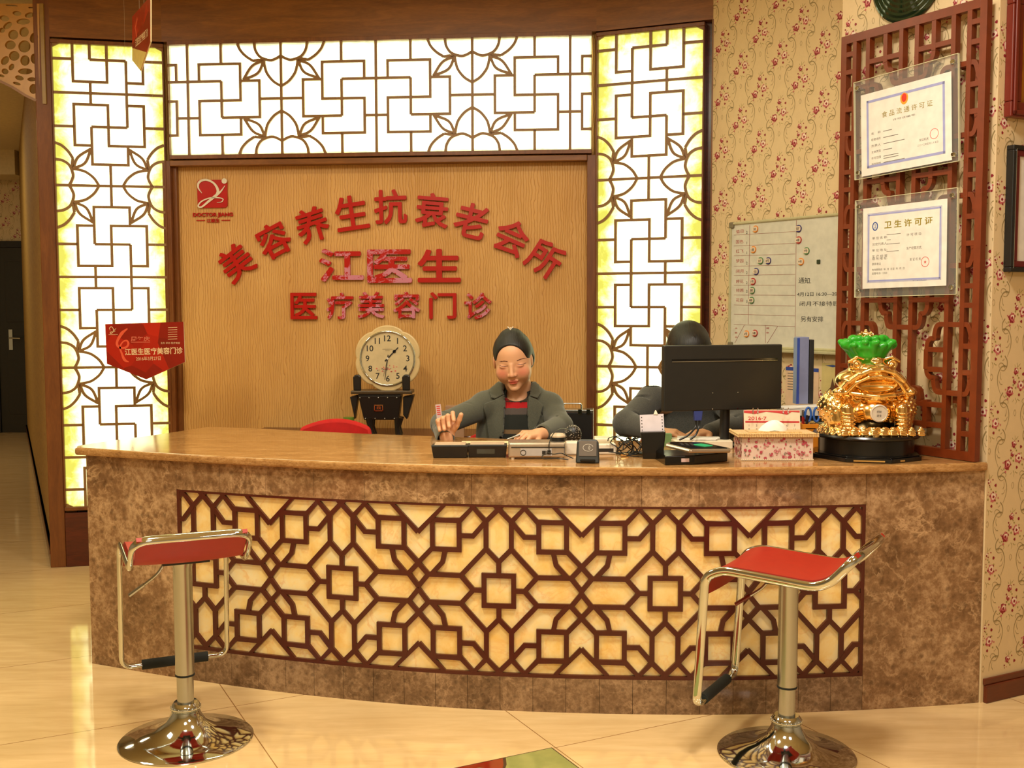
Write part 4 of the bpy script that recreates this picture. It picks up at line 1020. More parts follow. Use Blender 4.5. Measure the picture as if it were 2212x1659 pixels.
hand(s, WR, (-.72, -.62, .05), (.10, -.25, 1), 1 if False else -1, ((44, 42, 25), (42, 40, 25), (40, 38, 25), (38, 36, 25)), .92, .3, (.7, .45), .5)
Vb, Fb = s.geo()
hcn = np.array(hc)
def skincol(V):
    q = (V-hcn)@RH/HK; x_, y_, z_ = q[:, 0], q[:, 1], q[:, 2]; c = np.tile(SK, (len(V), 1)); head_m = (np.linalg.norm(q, axis=1) < .16) & (y_ > .02)
    def bl(cx_, cz_, rx_, rz_, col, a, pw=2):
        d = ((np.abs(x_)-cx_)/rx_)**2+((z_-cz_)/rz_)**2; m = np.clip(1-d, 0, 1)**(1/pw)*a*head_m; c[:] = c*(1-m[:, None])+np.array(lin(col))*m[:, None]
    bl(.042, -.016, .030, .026, (214, 108, 88), .6, 1); bl(0, -.0545, .0235, .0105, (186, 62, 50), .9, 3); bl(.032, .012, .022, .013, (196, 120, 92), .45, 1); bl(0, -.018, .014, .012, (222, 146, 112), .3, 1)
    d = ((np.abs(x_)-.0125)/.004)**2+((z_+.0290)/.0025)**2; m = np.clip(1-d, 0, 1)*head_m*(y_ > .08); c[:] = c*(1-m[:, None]*.7)+np.array(lin((120, 50, 40)))*m[:, None]*.7
    return c
s.build('body', M['skin'], W, skincol, 1, WI)
bv = BVHTree.FromPolygons([tuple(v) for v in Vb], [tuple(int(i) for i in f) for f in Fb])
brow = plain('brow_hair', (104, 62, 42), .7); lash = plain('lash', (70, 36, 28), .6)
for nm, mt, polys, off, th in (('eyebrow', brow, ([(1076, 782.2), (1082, 779.8), (1090, 779.2), (1096.5, 780), (1097, 781.8), (1089, 781.2), (1082, 781.6)], [(1116, 778.6), (1124, 775.2), (1132, 773.2), (1139.5, 774.2), (1132.5, 774.9), (1124.5, 777.2), (1117, 780.6)]), .0006, .0007),
                               ('eyelashes', lash, ([(1079, 788.4), (1084, 790.2), (1091, 790.8), (1097.5, 789.6), (1097.5, 790.8), (1091, 792.2), (1084, 791.6), (1079, 789.6)], [(1117.5, 785.8), (1123, 786.8), (1130, 785.8), (1136.5, 783.2), (1137, 784.4), (1130, 787.2), (1123, 788.2), (1117.5, 787)]), .0006, .0007)):
    for pg in polys:
        vs, fs = drape(bv, pg, .45, off); b = MB(); b.add(vs, fs, 0, WI); o = b.build(nm, mt, W, smooth=True, ang=180); q_ = o.modifiers.new('smooth', 'SMOOTH'); q_.iterations = 4
# hair swept up with a small knot
sh = SDF(hcn-.19, hcn+.2, .0024)
P = lambda x_, y_, z_: hcn+RH@(np.array([x_, y_, z_])*HK)
sh.ell(P(0, -.020, .041), np.array((.0805, .097, .085))*HK, RH, .01); sh.ell(P(-.006, -.045, .000), np.array((.079, .06, .078))*HK, RH, .02)
sh.ell(P(.0, -.035, .108), (.040, .04, .022), RH, .02); sh.ell(P(0, -.098, .045), (.036, .03, .036), RH, .015)
sh.ell(P(0, .104, .008), np.array((.076, .100, .098))*HK, RH, .010, 'sub'); sh.ell(P(.0, .10, -.10), (.10, .10, .09), RH, .01, 'sub')
for sg in (-1, 1): sh.ell(P(sg*.078, .0, -.016), (.02, .026, .042), RH, .006, 'sub')
sh.build('hair', M['hair'], W, None, 1, WI)
b = MB(); b.X = WI; pc = Vector(P(-.004, -.02, .140))
for sg in (-1, 1): b.tube([pc+Vector((0, 0, -.006)), pc+Vector((sg*.008, -.003, .004)), pc+Vector((sg*.012, 0, .006))], .0020, 6)
b.ell(pc+Vector((0, 0, .001)), .003, 8, 6); b.build('hair_clip', M['white'], W, smooth=True)
b = MB(); b.X = WI
# sweater
ss = SDF((-.20, 4.46, .60), (.22, 4.78, 1.01), .003)
ss.ell((wx+.005, 4.635, .80), (.150, .096, .22), None, .02); ss.cap(neck+Vector((0, -.008, .012)), neck-Vector((0, 0, .06)), .060, .075, .02)
ss.cap(SL+Vector((.04, 0, -.03)), SR+Vector((-.04, 0, -.03)), .045, .045, .03)
nb = neck+Vector((-.006, -.03, .040)); ss.ell(nb, (.047, .060, .030), None, .004, 'sub')
def swcol(V):
    z_ = V[:, 2]; c = np.tile(np.array(lin((30, 32, 26))), (len(V), 1))
    def st(p0, p1, col): z1_ = at(1112, p0, 4.53).z; z0_ = at(1112, p1, 4.53).z; m = (z_ < z1_) & (z_ > z0_); c[m] = np.array(lin(col))
    st(871, 883, (176, 14, 18)); st(883, 897, (84, 72, 66)); st(929, 938, (120, 92, 60)); st(861, 869, (64, 54, 40)); m = (z_ < at(1112, 861, 4.53).z) & (z_ > at(1112, 869, 4.53).z) & (V[:, 0] < at(1100, 865, 4.53).x); c[m] = np.array(lin((120, 16, 20)))
    return c
ss.build('sweater', attr_mat('knit_sweater', .9, 500), W, swcol, 1, WI)
# blazer
sj = SDF((-.36, 4.16, .50), (.30, 4.82, 1.03), .003)
sj.ell((wx+.005, 4.65, .79), (.176, .112, .27), None, .03)
sj.cap(SL+Vector((.012, .01, .0)), SR+Vector((-.012, .01, .0)), .047, .047, .04); sj.ell(neck+Vector((0, .02, -.005)), (.10, .07, .045), None, .03)
for S_, E_, W_ in ((SL, EL, WL), (SR, ER, WR)):
    sj.ell(S_, (.055, .056, .050), None, .02)
    wq = W_+(E_-W_).normalized()*(.0 if W_ is WL else .035)
    sj.chain([S_+Vector((0, 0, -.012)), E_, wq], [.054, .046, .037], .022)
rng = random.Random(5)
for S_, E_, W_ in ((SL, EL, WL), (SR, ER, WR)):              # creases round the elbows and cuffs
    for k_ in range(9):
        t = rng.uniform(.35, 1.5); p = S_.lerp(E_, t) if t < 1 else E_.lerp(W_, t-1); ang = rng.uniform(0, 6.28)
        d = (E_-S_).normalized() if t < 1 else (W_-E_).normalized(); n1 = d.orthogonal().normalized(); n2 = d.cross(n1)
        rr_ = .052 if t < 1 else .043; q1 = p+(n1*math.cos(ang)+n2*math.sin(ang))*rr_; q2 = p+(n1*math.cos(ang+.9)+n2*math.sin(ang+.9))*rr_+d*.02
        sj.cap(q1, q2, .0030, .0025, .007, 'sub')
# openings: neck, front, cuffs
sj.cap(neck+Vector((-.006, -.03, .11)), neck+Vector((-.006, -.030, -.005)), .066, .050, .006, 'sub')
fa, fb_ = at(1118, 850, 4.52), at(1112, 960, 4.52)
sj.box(((fa+fb_)/2+Vector((0, 0, -.12))), (.046, .105, .25), None, .01, .006, 'sub')
sj.cap(WL+(WL-EL).normalized()*.03, WL-(WL-EL).normalized()*.030, .030, .030, .003, 'sub'); wq = WR+(ER-WR).normalized()*.035
sj.cap(WR, wq+(ER-WR).normalized()*.02, .029, .029, .003, 'sub'); sj.ell((wx+.005, 4.64, .78), (.158, .100, .24), None, .005, 'sub')
bj = bvh_of(sj); jo = sj.build('blazer', M['tweed'], W, None, 1, WI)
for nm, pg in (('collar', [(1079, 808), (1064, 826), (1058, 846), (1060, 860), (1070, 862), (1090, 852), (1091, 838), (1084, 822)]), ('collar', [(1152, 812), (1163, 828), (1168, 850), (1161, 861), (1144, 856), (1147, 838)]),
               ('lapel', [(1091, 852), (1070, 863), (1046, 872), (1045, 884), (1052, 908), (1058, 955), (1087, 955), (1091, 900)]), ('lapel', [(1142, 856), (1158, 862), (1174, 876), (1168, 900), (1150, 940), (1136, 955), (1139, 900)])):
    drape_obj(nm, bj, pg, .9, .010, M['tweed'], W, WI, .005)
# lower body behind the counter
sl = SDF((-.22, 4.0, .0), (.25, 4.85, .62), .009)
sl.ell((wx, 4.68, .53), (.17, .13, .10), None, .03)
for sg in (-1, 1): sl.chain([(wx+sg*.09, 4.66, .52), (wx+sg*.11, 4.30, .50), (wx+sg*.11, 4.36, .10)], [.085, .062, .042], .02)
sl.build('trousers', plain('black_trousers', (28, 28, 30), .9), W, None, 2, WI)
for sg in (-1, 1):
    b = MB(); b.X = WI; b.ell((wx+sg*.11, 4.31, .045), (.042, .12, .043), 16, 10); b.build('shoe', M['black'], W, smooth=True)

# ---- second person behind the monitor
px0_, py0_ = .76, 4.60
PM = Matrix.Translation((px0_, py0_, 0)); PI_ = PM.inverted()
Pn = thing('person', 'black-haired person in a dark grey knitted top, head bent behind the monitor', 'person', PM)
hc2 = np.array(at(1487, 765, 4.50)); R2 = rot3((.02, -1, -.75), (0, -.7, 1))
s2 = SDF((.30, 4.10, .60), (1.12, 4.86, 1.36), .004); head(s2, hc2, R2, 1.0)
S2L, S2R = at(1408, 862, 4.54), at(1562, 862, 4.54); n2_ = at(1487, 860, 4.56); E2L, E2R = at(1352, 915, 4.38), at(1600, 915, 4.38); W2L, W2R = at(1418, 932, 4.22), at(1535, 934, 4.24)
s2.cap(n2_, n2_+Vector((0, .06, -.14)), .055, .06, .03); s2.cap(S2L+Vector((.04, 0, -.03)), S2R-Vector((.04, 0, .03)), .035, .035, .03)
s2.chain([S2L, E2L, W2L], [.032, .03, .022], .01); s2.chain([S2R, E2R, W2R], [.032, .03, .022], .01)
hand(s2, W2L, (.9, -.4, -.02), (.0, -.1, 1), 1, ((25, 30, 20),)*4, .95, .3); hand(s2, W2R, (-.8, -.4, -.02), (.0, -.1, 1), -1, ((25, 30, 20),)*4, .95, .3)
s2.build('body', M['skin'], Pn, lambda V: np.tile(SK, (len(V), 1)), 1, PI_)
h2 = SDF(hc2-.22, hc2+.22, .0035); P2 = lambda x_, y_, z_: hc2+R2@np.array([x_, y_, z_])
h2.ell(P2(0, -.020, .040), (.088, .104, .092), R2, .01); h2.ell(P2(0, -.06, -.03), (.088, .06, .11), R2, .02); h2.ell(P2(0, .030, .050), (.080, .075, .085), R2, .02)
rng = random.Random(9)
for k_ in range(50):
    a = rng.uniform(-1.5, 1.5); h2.cap(P2(0, .0+.05*math.cos(a), .131-.01*abs(a)), P2(math.sin(a)*.086, .03*math.cos(a), .05+.05*math.cos(a)), .003, .003, .003); h2.cap(P2(math.sin(a)*.086, .03*math.cos(a), .05+.05*math.cos(a)), P2(math.sin(a)*.096, -.01, -.06), .003, .003, .003)
h2.build('hair', M['hair'], Pn, None, 1, PI_)
j2 = SDF((.26, 4.14, .50), (1.12, 4.88, 1.02), .004)
j2.ell((px0_, 4.62, .78), (.185, .125, .27), None, .03); j2.cap(S2L+Vector((.02, .01, -.01)), S2R+Vector((-.02, .01, -.01)), .05, .05, .04); j2.ell(n2_+Vector((0, .02, -.02)), (.10, .075, .05), None, .03)
for S_, E_, W_ in ((S2L, E2L, W2L), (S2R, E2R, W2R)):
    j2.ell(S_, (.058, .06, .055), None, .02); j2.chain([S_, E_, W_], [.058, .050, .036], .02)
    for k_ in range(9):
        t = rng.uniform(.2, 1.6); p = S_.lerp(E_, t) if t < 1 else E_.lerp(W_, t-1); ang = rng.uniform(0, 6.28); d = (E_-S_).normalized(); n1 = d.orthogonal().normalized(); nn2 = d.cross(n1)
        q1 = p+(n1*math.cos(ang)+nn2*math.sin(ang))*.055; q2 = p+(n1*math.cos(ang+1.)+nn2*math.sin(ang+1.))*.055+d*.02; j2.cap(q1, q2, .004, .003, .008, 'sub')
j2.build('knitted_top', M['tweed2'], Pn, None, 1, PI_)
sl = SDF((.5, 4.0, .0), (1.02, 4.85, .62), .009); sl.ell((px0_, 4.66, .53), (.17, .13, .10), None, .03)
for sg in (-1, 1): sl.chain([(px0_+sg*.09, 4.64, .52), (px0_+sg*.11, 4.30, .50), (px0_+sg*.11, 4.36, .10)], [.085, .062, .042], .02)
sl.build('trousers', plain('dark_trousers', (28, 28, 30), .9), Pn, None, 2, PI_)
for sg in (-1, 1):
    b = MB(); b.X = PI_; b.ell((px0_+sg*.11, 4.31, .045), (.042, .12, .043), 16, 10); b.build('shoe', M['black'], Pn, smooth=True)

# ================================================================ chairs behind the counter
def office_chair(label, x, y, rot, w=.40, ztop=.84, seat=.43):
    t = thing('office_chair', label, 'chair', Matrix.Translation((x, y, 0)) @ Matrix.Rotation(rot, 4, 'Z'), 'red chairs behind the counter')
    b = MB(); vs = []; nx, nz = 12, 8
    pts = []
    for j in range(nz+1):
        v_ = j/nz; z_ = ztop-.36+.36*v_; ww = w/2*(1-.16*max(0, v_-.55)/.45)
        for i in range(nx+1):
            u_2 = -1+2*i/nx; x_ = u_2*ww; top = -.035*(u_2**2)*(1 if v_ > .8 else v_) ; pts.append((x_, .23-.05*u_2**2+.03*v_, z_+top))
    nf = (nx+1)*(nz+1); vs = [(p[0], p[1]-.022, p[2]) for p in pts]+[(p[0], p[1]+.022, p[2]) for p in pts]; fs = []
    for j in range(nz):
        for i in range(nx): a = j*(nx+1)+i; fs += [(a, a+1, a+nx+2, a+nx+1), (a+nf, a+nx+1+nf, a+nx+2+nf, a+1+nf)]
    ring = [i for i in range(nx+1)]+[(j+1)*(nx+1)-1 for j in range(1, nz+1)]+[nz*(nx+1)+i for i in range(nx-1, -1, -1)]+[j*(nx+1) for j in range(nz-1, 0, -1)]
    for k_ in range(len(ring)): a, c = ring[k_], ring[(k_+1) % len(ring)]; fs.append((a, a+nf, c+nf, c))
    b.add(vs, fs); b.build('backrest', M['red_fabric'], t, smooth=True, ang=80, bevel=.014)
    b = MB(); b.prism([(-.21, -.2), (-.16, -.23), (.16, -.23), (.21, -.2), (.22, .18), (.17, .22), (-.17, .22), (-.22, .18)], seat-.06, seat, axis='z'); b.build('seat', M['red_fabric'], t, smooth=True, bevel=.02)
    b = MB(); b.tube([(0, .1, seat-.07), (0, .29, seat-.06), (0, .29, seat+.1), (0, .275, ztop-.2)], .014, 10); b.build('back_support', M['black'], t, smooth=True)
    b = MB(); b.lathe([(0, .08), (.03, .08), (.03, .25), (.02, .25), (.02, seat-.06), (0, seat-.06)], 20); b.build('column', M['black'], t, smooth=True, ang=30)
    for k_ in range(5):
        a = 2*math.pi*k_/5; b = MB(); b.tube([(.02*math.cos(a), .02*math.sin(a), .1), (.27*math.cos(a), .27*math.sin(a), .07)], [.02, .013], 8); l_ = b.build('leg', M['black'], t, smooth=True)
        b = MB(); b.lathe([(0, -.012), (.026, -.012), (.026, .012), (0, .012)], 14, M=Matrix.Translation((.27*math.cos(a), .27*math.sin(a), .027)) @ Matrix.Rotation(R(90), 4, 'X')); b.build('castor', M['black'], l_, smooth=True, ang=40)
    return t
office_chair('empty red fabric chair behind the counter, left of the clock', -.795, 4.66, .0, .375, .846)
office_chair('red fabric chair the woman in the blazer sits on', -.01, 4.68, 0, .44, .80)
office_chair('red fabric chair of the person behind the monitor', .76, 4.68, 0, .42, .80)
# ================================================================ things on the counter
TZ = TOPZ
def cthing(name, label, cat, px, py, rot=0, group=None, z=None):
    p = onz(px, py, TZ if z is None else z); return thing(name, label, cat, Matrix.Translation(p) @ Matrix.Rotation(R(rot), 4, 'Z'), group)
dk = plain('dark_grey_plastic', (40, 37, 34), .35); blk = M['black']
def slab(b, x0, x1, y0, y1, z0, z1, m=0): b.box(x0, x1, y0, y1, z0, z1, m); return b
# two black display boxes
for px0, px1, py, lab, lcd in ((936, 1008, 989.5, 'plain black wedge-shaped display box, leftmost on the counter edge', 0), (1013, 1092, 988.5, 'black wedge-shaped display box with a dark window, next to the silver terminal', 1)):
    p0, p1 = onz(px0, py, TZ), onz(px1, py, TZ); w_ = (p1-p0).length; t = thing('display_box', lab, 'display', Matrix.Translation((p0+p1)/2), 'black display boxes')
    b = MB(); h = .046; prof = [(0, 0), (-.012, h-.004), (-.010, h), (.075, h-.004), (.085, .0)]
    vs = []; fs = []
    for sx, ex in ((-1, 0), (1, 0)):
        for (y_, z_) in prof: vs.append((sx*(w_/2+(.006 if z_ > .03 else 0)), y_, z_))
    n = len(prof); fs = [tuple(range(n)), tuple(range(2*n-1, n-1, -1))]+[(i, i+n, (i+1) % n+n, (i+1) % n) for i in range(n)]
    b.add(vs, fs); b.build('housing', blk, t, bevel=.004)
    b = MB(); vs = [(sx*.030+(.004), -.0045-.0023*k, .014+.014*k) for k in (0, 1) for sx in (-1, 1)]
    if lcd: b.add([(-.036, -.0046, .014), (.026, -.0046, .014), (.026, -.0090, .031), (-.036, -.0090, .031)], [(0, 1, 2, 3)]); b.build('display_window', plain('dark_lcd', (52, 52, 34), .15), t)
    b = MB(); b.box(-w_/2+.004, w_/2-.004, .0, .07, .0435, .0475); b.build('top_cover', plain('pale_cover', (196, 170, 140), .3), t, bevel=.001)
# paper sheet and pen under the hand
t = cthing('receipt_sheet', 'cream paper sheet lying behind the black display boxes', 'paper', 1075, 963); b = MB(); b.box(-.14, .16, 0, .12, 0.0005, .004); b.build('sheet', plain('cream_sheet', (228, 208, 160), .7), t)
# silver terminal
p0, p1 = onz(1098, 992.5, TZ), onz(1222, 992.5, TZ); t = thing('card_terminal', 'silver rectangular card terminal with sockets at the middle of the counter edge', 'terminal', Matrix.Translation((p0+p1)/2)); w_ = (p1-p0).length/2
b = MB(); b.box(-w_, w_, 0, .10, .006, .058); b.build('housing', plain('silver_housing', (200, 184, 164), .22, .7), t, bevel=.006)
b = MB(); b.box(-w_+.01, w_-.004, -.0015, .004, .040, .044); b.build('groove', dk, t)
b = MB(); b.box(-w_*.58, w_*.52, -.002, .004, .012, .038); pl_ = b.build('label_plate', plain('grey_label', (176, 168, 160), .4), t, bevel=.001)
b = MB(); b.bar([(-w_*.48+.009*math.cos(R(a)), .024+.009*math.sin(R(a))) for a in range(0, 360, 20)], .002, -.0032, -.002, closed=True); b.build('round_mark', dk, pl_)
b = MB(); b.box(w_*.18, w_*.30, -.004, 0, .018, .030); b.build('socket', dk, t); b = MB(); b.box(w_*.36, w_*.48, -.004, 0, .018, .032); b.build('socket', dk, t)
for q in (-w_+.015, w_-.015): b = MB(); b.lathe([(0, 0), (.007, 0), (.007, .007), (0, .007)], 12, c=(q, .012, 0)); b.build('foot', M['white'], t)
q = at(1205, 955, p0.y+.05)-(p0+p1)/2; b = MB(); b.lathe([(0, 0), (.026, 0), (.026, .014), (0, .014)], 28, c=(q.x, .05, .058)); o = b.build('black_ring', blk, t, smooth=True, ang=30)
b = MB(); b.lathe([(0, 0), (.0265, 0), (.0265, .005), (.020, .012), (0, .014)], 28, c=(q.x, .05, .072)); b.build('dome', plain('beige_dome', (206, 182, 150), .4), t, smooth=True)
w0 = [at(1186, 978, 3.68), at(1187, 955, 3.68), at(1197, 935, 3.72), at(1212, 926, 3.82), at(1226, 928, 3.95), at(1240, 940, 3.97)]
t = thing('thin_black_wire', 'thin black wire arching over the silver terminal', 'cable', Matrix.Translation(w0[0])); b = MB(); b.tube([p-w0[0] for p in cat_rom(w0, 6)], .0016, 8); b.build('wire', blk, t, smooth=True)
w0 = [at(1180, 976, 3.685), at(1195, 981, 3.64), at(1212, 979, 3.63), at(1226, 985, 3.64), at(1238, 990, 3.62)]; w0b = [at(1188, 978, 3.685), at(1172, 984, 3.64), at(1175, 991, 3.62), at(1200, 990, 3.60), at(1228, 993, 3.60)]
t = thing('black_socket_cable', 'black cable looping on the stone in front of the silver terminal', 'cable', Matrix.Translation(w0[0]))
for ww in (w0, w0b):
    ww = [Vector((p.x, p.y, max(p.z, TZ+.002))) for p in ww]; b = MB(); b.tube([p-w0[0] for p in cat_rom(ww, 6)], .0017, 8); b.build('wire', blk, t, smooth=True)
# contactless reader
t = cthing('contactless_reader', 'small black card reader with a wave symbol on its sloping face', 'card reader', 1269, 1001, -6)
b = MB(); prof = [(-.040, 0), (.040, 0), (.037, .070), (.028, .079), (-.026, .079), (-.036, .072)]
vs = [(x_*(1.0), -.002+z_*.28, z_) for x_, z_ in prof]+[(x_*.95, .075, z_*.9) for x_, z_ in prof]; n = len(prof); b.add(vs, [tuple(range(n)), tuple(range(2*n-1, n-1, -1))]+[(i, i+n, (i+1) % n+n, (i+1) % n) for i in range(n)])
b.build('housing', plain('black_reader_plastic', (34, 34, 30), .4), t, bevel=.005)
Mf = Matrix.Rotation(-math.atan(.28), 4, 'X') @ Matrix.Translation((0, -.0035, 0))
b = MB(); b.box(-.029, .030, -.001, .001, .024, .076, M=Mf); fp_ = b.build('grey_face', plain('warm_grey_face', (96, 84, 72), .4), t, bevel=.0008)
b = MB(); b.bar([(.002+.017*math.cos(R(a)), .052+.012*math.sin(R(a))) for a in range(20, 345, 15)], .0018, -.0022, -.0012, M=Mf)
for r_ in (.004, .008): b.bar([(.000+r_*math.cos(R(a)), .052+r_*math.sin(R(a))) for a in range(-60, 61, 20)], .0018, -.0022, -.0012, M=Mf)
b.build('wave_symbol', plain('pale_symbol', (186, 176, 160), .5), fp_)
b = MB(); b.box(-.024, .026, -.006, .004, .004, .013, M=Mf); b.build('card_slot', M['black_gloss'], t, bevel=.002)
# white adaptor, power strip
t = cthing('white_adaptor', 'white box adaptor between the silver terminal and the black reader', 'adaptor', 1236, 983); b = MB(); b.box(-.022, .022, 0, .05, 0, .046); b.build('body', M['white'], t, bevel=.005)
t = cthing('power_strip', 'white power strip with a bulky plug behind the black reader', 'power strip', 1304, 982, 3); b = MB(); b.box(-.085, .045, 0, .055, 0, .038); b.build('strip_body', M['white'], t, bevel=.005)
b = MB(); b.box(-.055, .035, -.001, .0, .010, .022); b.build('socket_recess', dk, t); b = MB(); b.tube([(-.03, .03, .045), (.025, .03, .045)], .018, 16); b.build('plug', plain('cream_plug', (212, 196, 160), .4), t, smooth=True, ang=40)
# cable tangle
t = cthing('cable_tangle', 'tangle of thin black cables between the reader and the label printer', 'cables', 1370, 985)
rng = random.Random(11); o0 = t.matrix_world.translation.copy()
for k in range(9):
    cx_, cy_ = rng.uniform(-.035, .02), rng.uniform(.0, .06); P = []
    a0 = rng.uniform(0, 6.28); r1, r2 = rng.uniform(.03, .07), rng.uniform(.02, .045)
    for j in range(11):
        a = a0+j*.62; P.append((cx_+r1*math.cos(a)*(1-.03*j), cy_+r2*math.sin(a)*(1-.03*j), .004+max(0, .035*math.sin(a*.8+k)+rng.uniform(0, .022))))
    b = MB(); b.tube(cat_rom(P, 5), .0020, 7); b.build('cable', blk, t, smooth=True)
b = MB(); P = [(-.09, .03, .05), (-.085, .02, .062), (-.05, .02, .068), (-.015, .03, .060), (.0, .04, .03), (-.02, .05, .005)]; b.tube(cat_rom(P, 6), .0018, 7); b.build('cable', blk, t, smooth=True)
b = MB(); P = [(-.09, .0, .015), (-.05, -.02, .012), (-.01, -.03, .003), (.03, -.02, .003), (.06, .0, .003)]; b.tube(cat_rom(P, 6), .0018, 7); b.build('cable', blk, t, smooth=True)
b = MB(); b.box(-.048, -.020, -.012, .0, .002, .010); b.build('brass_plug', M['gold'], t, bevel=.002)
# label printer with punched paper
t = cthing('label_printer', 'upright black label printer holding a punched white paper strip', 'printer', 1409, 992, -6)
b = MB(); b.prism([(-.032, 0), (.036, 0), (.045, .095), (-.040, .092)], .0, .07, axis='y'); b.build('housing', M['black_gloss'], t, bevel=.003)
Mp = Matrix.Translation((.0, .035, .088)) @ Matrix.Rotation(R(-12), 4, 'X')
b = MB(); b.box(-.040, .042, -.001, .001, 0, .063, M=Mp @ Matrix.Rotation(R(-3), 4, 'Y')); pp = b.build('paper_strip', plain('lilac_white_paper', (208, 196, 200), .6), t)
b = MB()
for k in range(5):
    for sx in (-.034, .036): b.box(sx-.0016, sx+.0016, -.0018, .0018, .008+k*.011, .0115+k*.011, M=Mp @ Matrix.Rotation(R(-3), 4, 'Y'))
b.build('punch_holes', dk, pp)
b = MB(); b.prism([(.004, .062), (.020, .062), (.014, .076), (.010, .078)], -.004, .004, M=Mp); b.build('paper_clip', M['white'], t, bevel=.001)
t = cthing('green_carton', 'small pale green carton standing behind the label printer', 'carton', 1441, 965, 0); b = MB(); b.box(-.016, .018, 0, .03, 0, .048); b.build('carton_body', plain('pale_green_card', (120, 158, 104), .6), t, bevel=.001)
# black slab with label, silver keypad on top
t = cthing('black_power_box', 'flat black power box with a small white label at the counter edge', 'power box', 1500, 1004, 8)
b = MB(); b.prism([(-.100, .0), (.0, -.0), (.135, .06), (.135, .15), (-.09, .15)], 0, .031, axis='z'); b.build('box_body', M['black_gloss'], t, bevel=.003)
b = MB(); b.box(-.045, -.018, -.001, .001, .010, .022); b.build('label_sticker', plain('pinkish_label', (206, 176, 170), .5), t)
t = thing('silver_keypad', 'silver and black payment keypad with a lit green display on the power box', 'keypad', Matrix.Translation(onz(1516, 985, TZ+.033)+Vector((0, 0, .002))) @ Matrix.Rotation(R(4), 4, 'Z') @ Matrix.Rotation(R(3), 4, 'Y') @ Matrix.Rotation(R(4), 4, 'X'))
b = MB(); b.prism([(-.105, .09), (-.04, .0), (.105, .035), (.112, .06), (.04, .135), (-.09, .12)], 0.004, .018, axis='z'); b.build('housing', plain('silver_keypad_shell', (176, 160, 136), .25, .7), t, bevel=.006)
b = MB(); b.prism([(-.09, .088), (-.038, .012), (.095, .045), (.035, .125), (-.08, .112)], .018, .0205, axis='z'); b.build('black_top', M['black_gloss'], t)
b = MB(); b.prism([(-.015, .072), (.020, .050), (.052, .070), (.018, .092)], .0205, .0225, axis='z'); b.build('green_display', emit('green_lcd', (90, 220, 130), .75), t)
for i in range(3):
    for j in range(3): b = MB(); b.box(-.052+.017*i-.005, -.052+.017*i+.005, .05+.015*j, .059+.015*j, .0205, .023); b.build('key', dk, t, bevel=.001)
# paper tray behind
t = thing('paper_tray', 'white paper tray with folded sheets under the monitor', 'tray', Matrix.Translation(onz(1515, 968, TZ)))
b = MB(); b.prism([(-.10, -.02), (.11, -.03), (.115, .075), (-.11, .09)], 0.0, .030, axis='z'); b.build('tray_body', plain('cream_tray', (222, 206, 176), .5), t, bevel=.003)
b = MB(); b.prism([(-.09, -.01), (.05, -.02), (.09, .06), (-.08, .08)], .031, .036, axis='z', M=Matrix.Rotation(R(-3), 4, 'Z')); b.build('folded_sheet', M['paper'], t)
# ---- monitor seen from behind
mp = at(1562, 817, 3.98); t = thing('computer_monitor', 'black flat computer monitor seen from behind, hiding the second person', 'monitor', Matrix.Translation((mp.x, mp.y, TZ)) @ Matrix.Rotation(R(14), 4, 'Z'))
zb, zt = at(1562, 886, 3.98).z-TZ, at(1562, 745, 3.98).z-TZ; hw = .234
b = MB(); b.box(-hw, hw, -.006, .022, zb, zt); b.build('back_cover', plain('matt_black_cover', (30, 29, 25), .42), t, bevel=.004)
b = MB(); b.box(-hw+.03, hw-.02, -.0075, -.005, zt-.057, zt-.050); b.build('vent_slot', M['black_gloss'], t)
b = MB(); b.box(-hw+.03, hw-.02, -.0085, -.006, zt-.0605, zt-.0575); b.build('ledge', M['steel'], t, bevel=.0005)
b = MB(); b.box(-hw+.008, hw-.008, .022, .0235, zb+.012, zt-.008); b.build('screen', plain('dark_screen', (20, 22, 26), .15), t)
for (x_, z_) in ((-.044, .085), (.056, .085), (-.044, -.024+.05), (.056, .026)): b = MB(); b.lathe([(0, 0), (.0022, 0), (.0022, .0015), (0, .0015)], 8, M=Matrix.Translation((x_, -.006, zb+z_-.02)) @ Matrix.Rotation(R(90), 4, 'X')); b.build('screw', M['chrome'], t)
b = MB(); b.lathe([(0, 0), (.0185, 0), (.0185, zb+.02), (0, zb+.02)], 28, c=(.025, .035, .0)); b.box(.005, .045, .0, .035, zb+.0, zb+.05); b.build('stand_neck', blk, t, smooth=True, ang=30)
b = MB(); b.lathe([(0, 0), (.085, 0), (.085, .008), (.03, .014), (0, .014)], 40, c=(.025, .075, 0), sx=1.1, sy=.75); b.build('stand_foot', M['black_gloss'], t, smooth=True, ang=30)
b = MB(); b.prism([(-.115, zb-.0), (-.08, zb-.0), (-.084, zb-.036), (-.111, zb-.036)], -.004, .012); b.build('blue_plug', plain('blue_vga_plug', (52, 66, 132), .4), t, bevel=.002)
for dx in (-.006, .008): b = MB(); b.tube(cat_rom([(-.098+dx, .004, zb-.034), (-.102+dx, -.0, zb-.06), (-.13+dx*2, -.02, zb-.085), (-.16+dx*3, -.02, .04)], 6), .0036, 8); b.build('video_cable', blk, t, smooth=True)
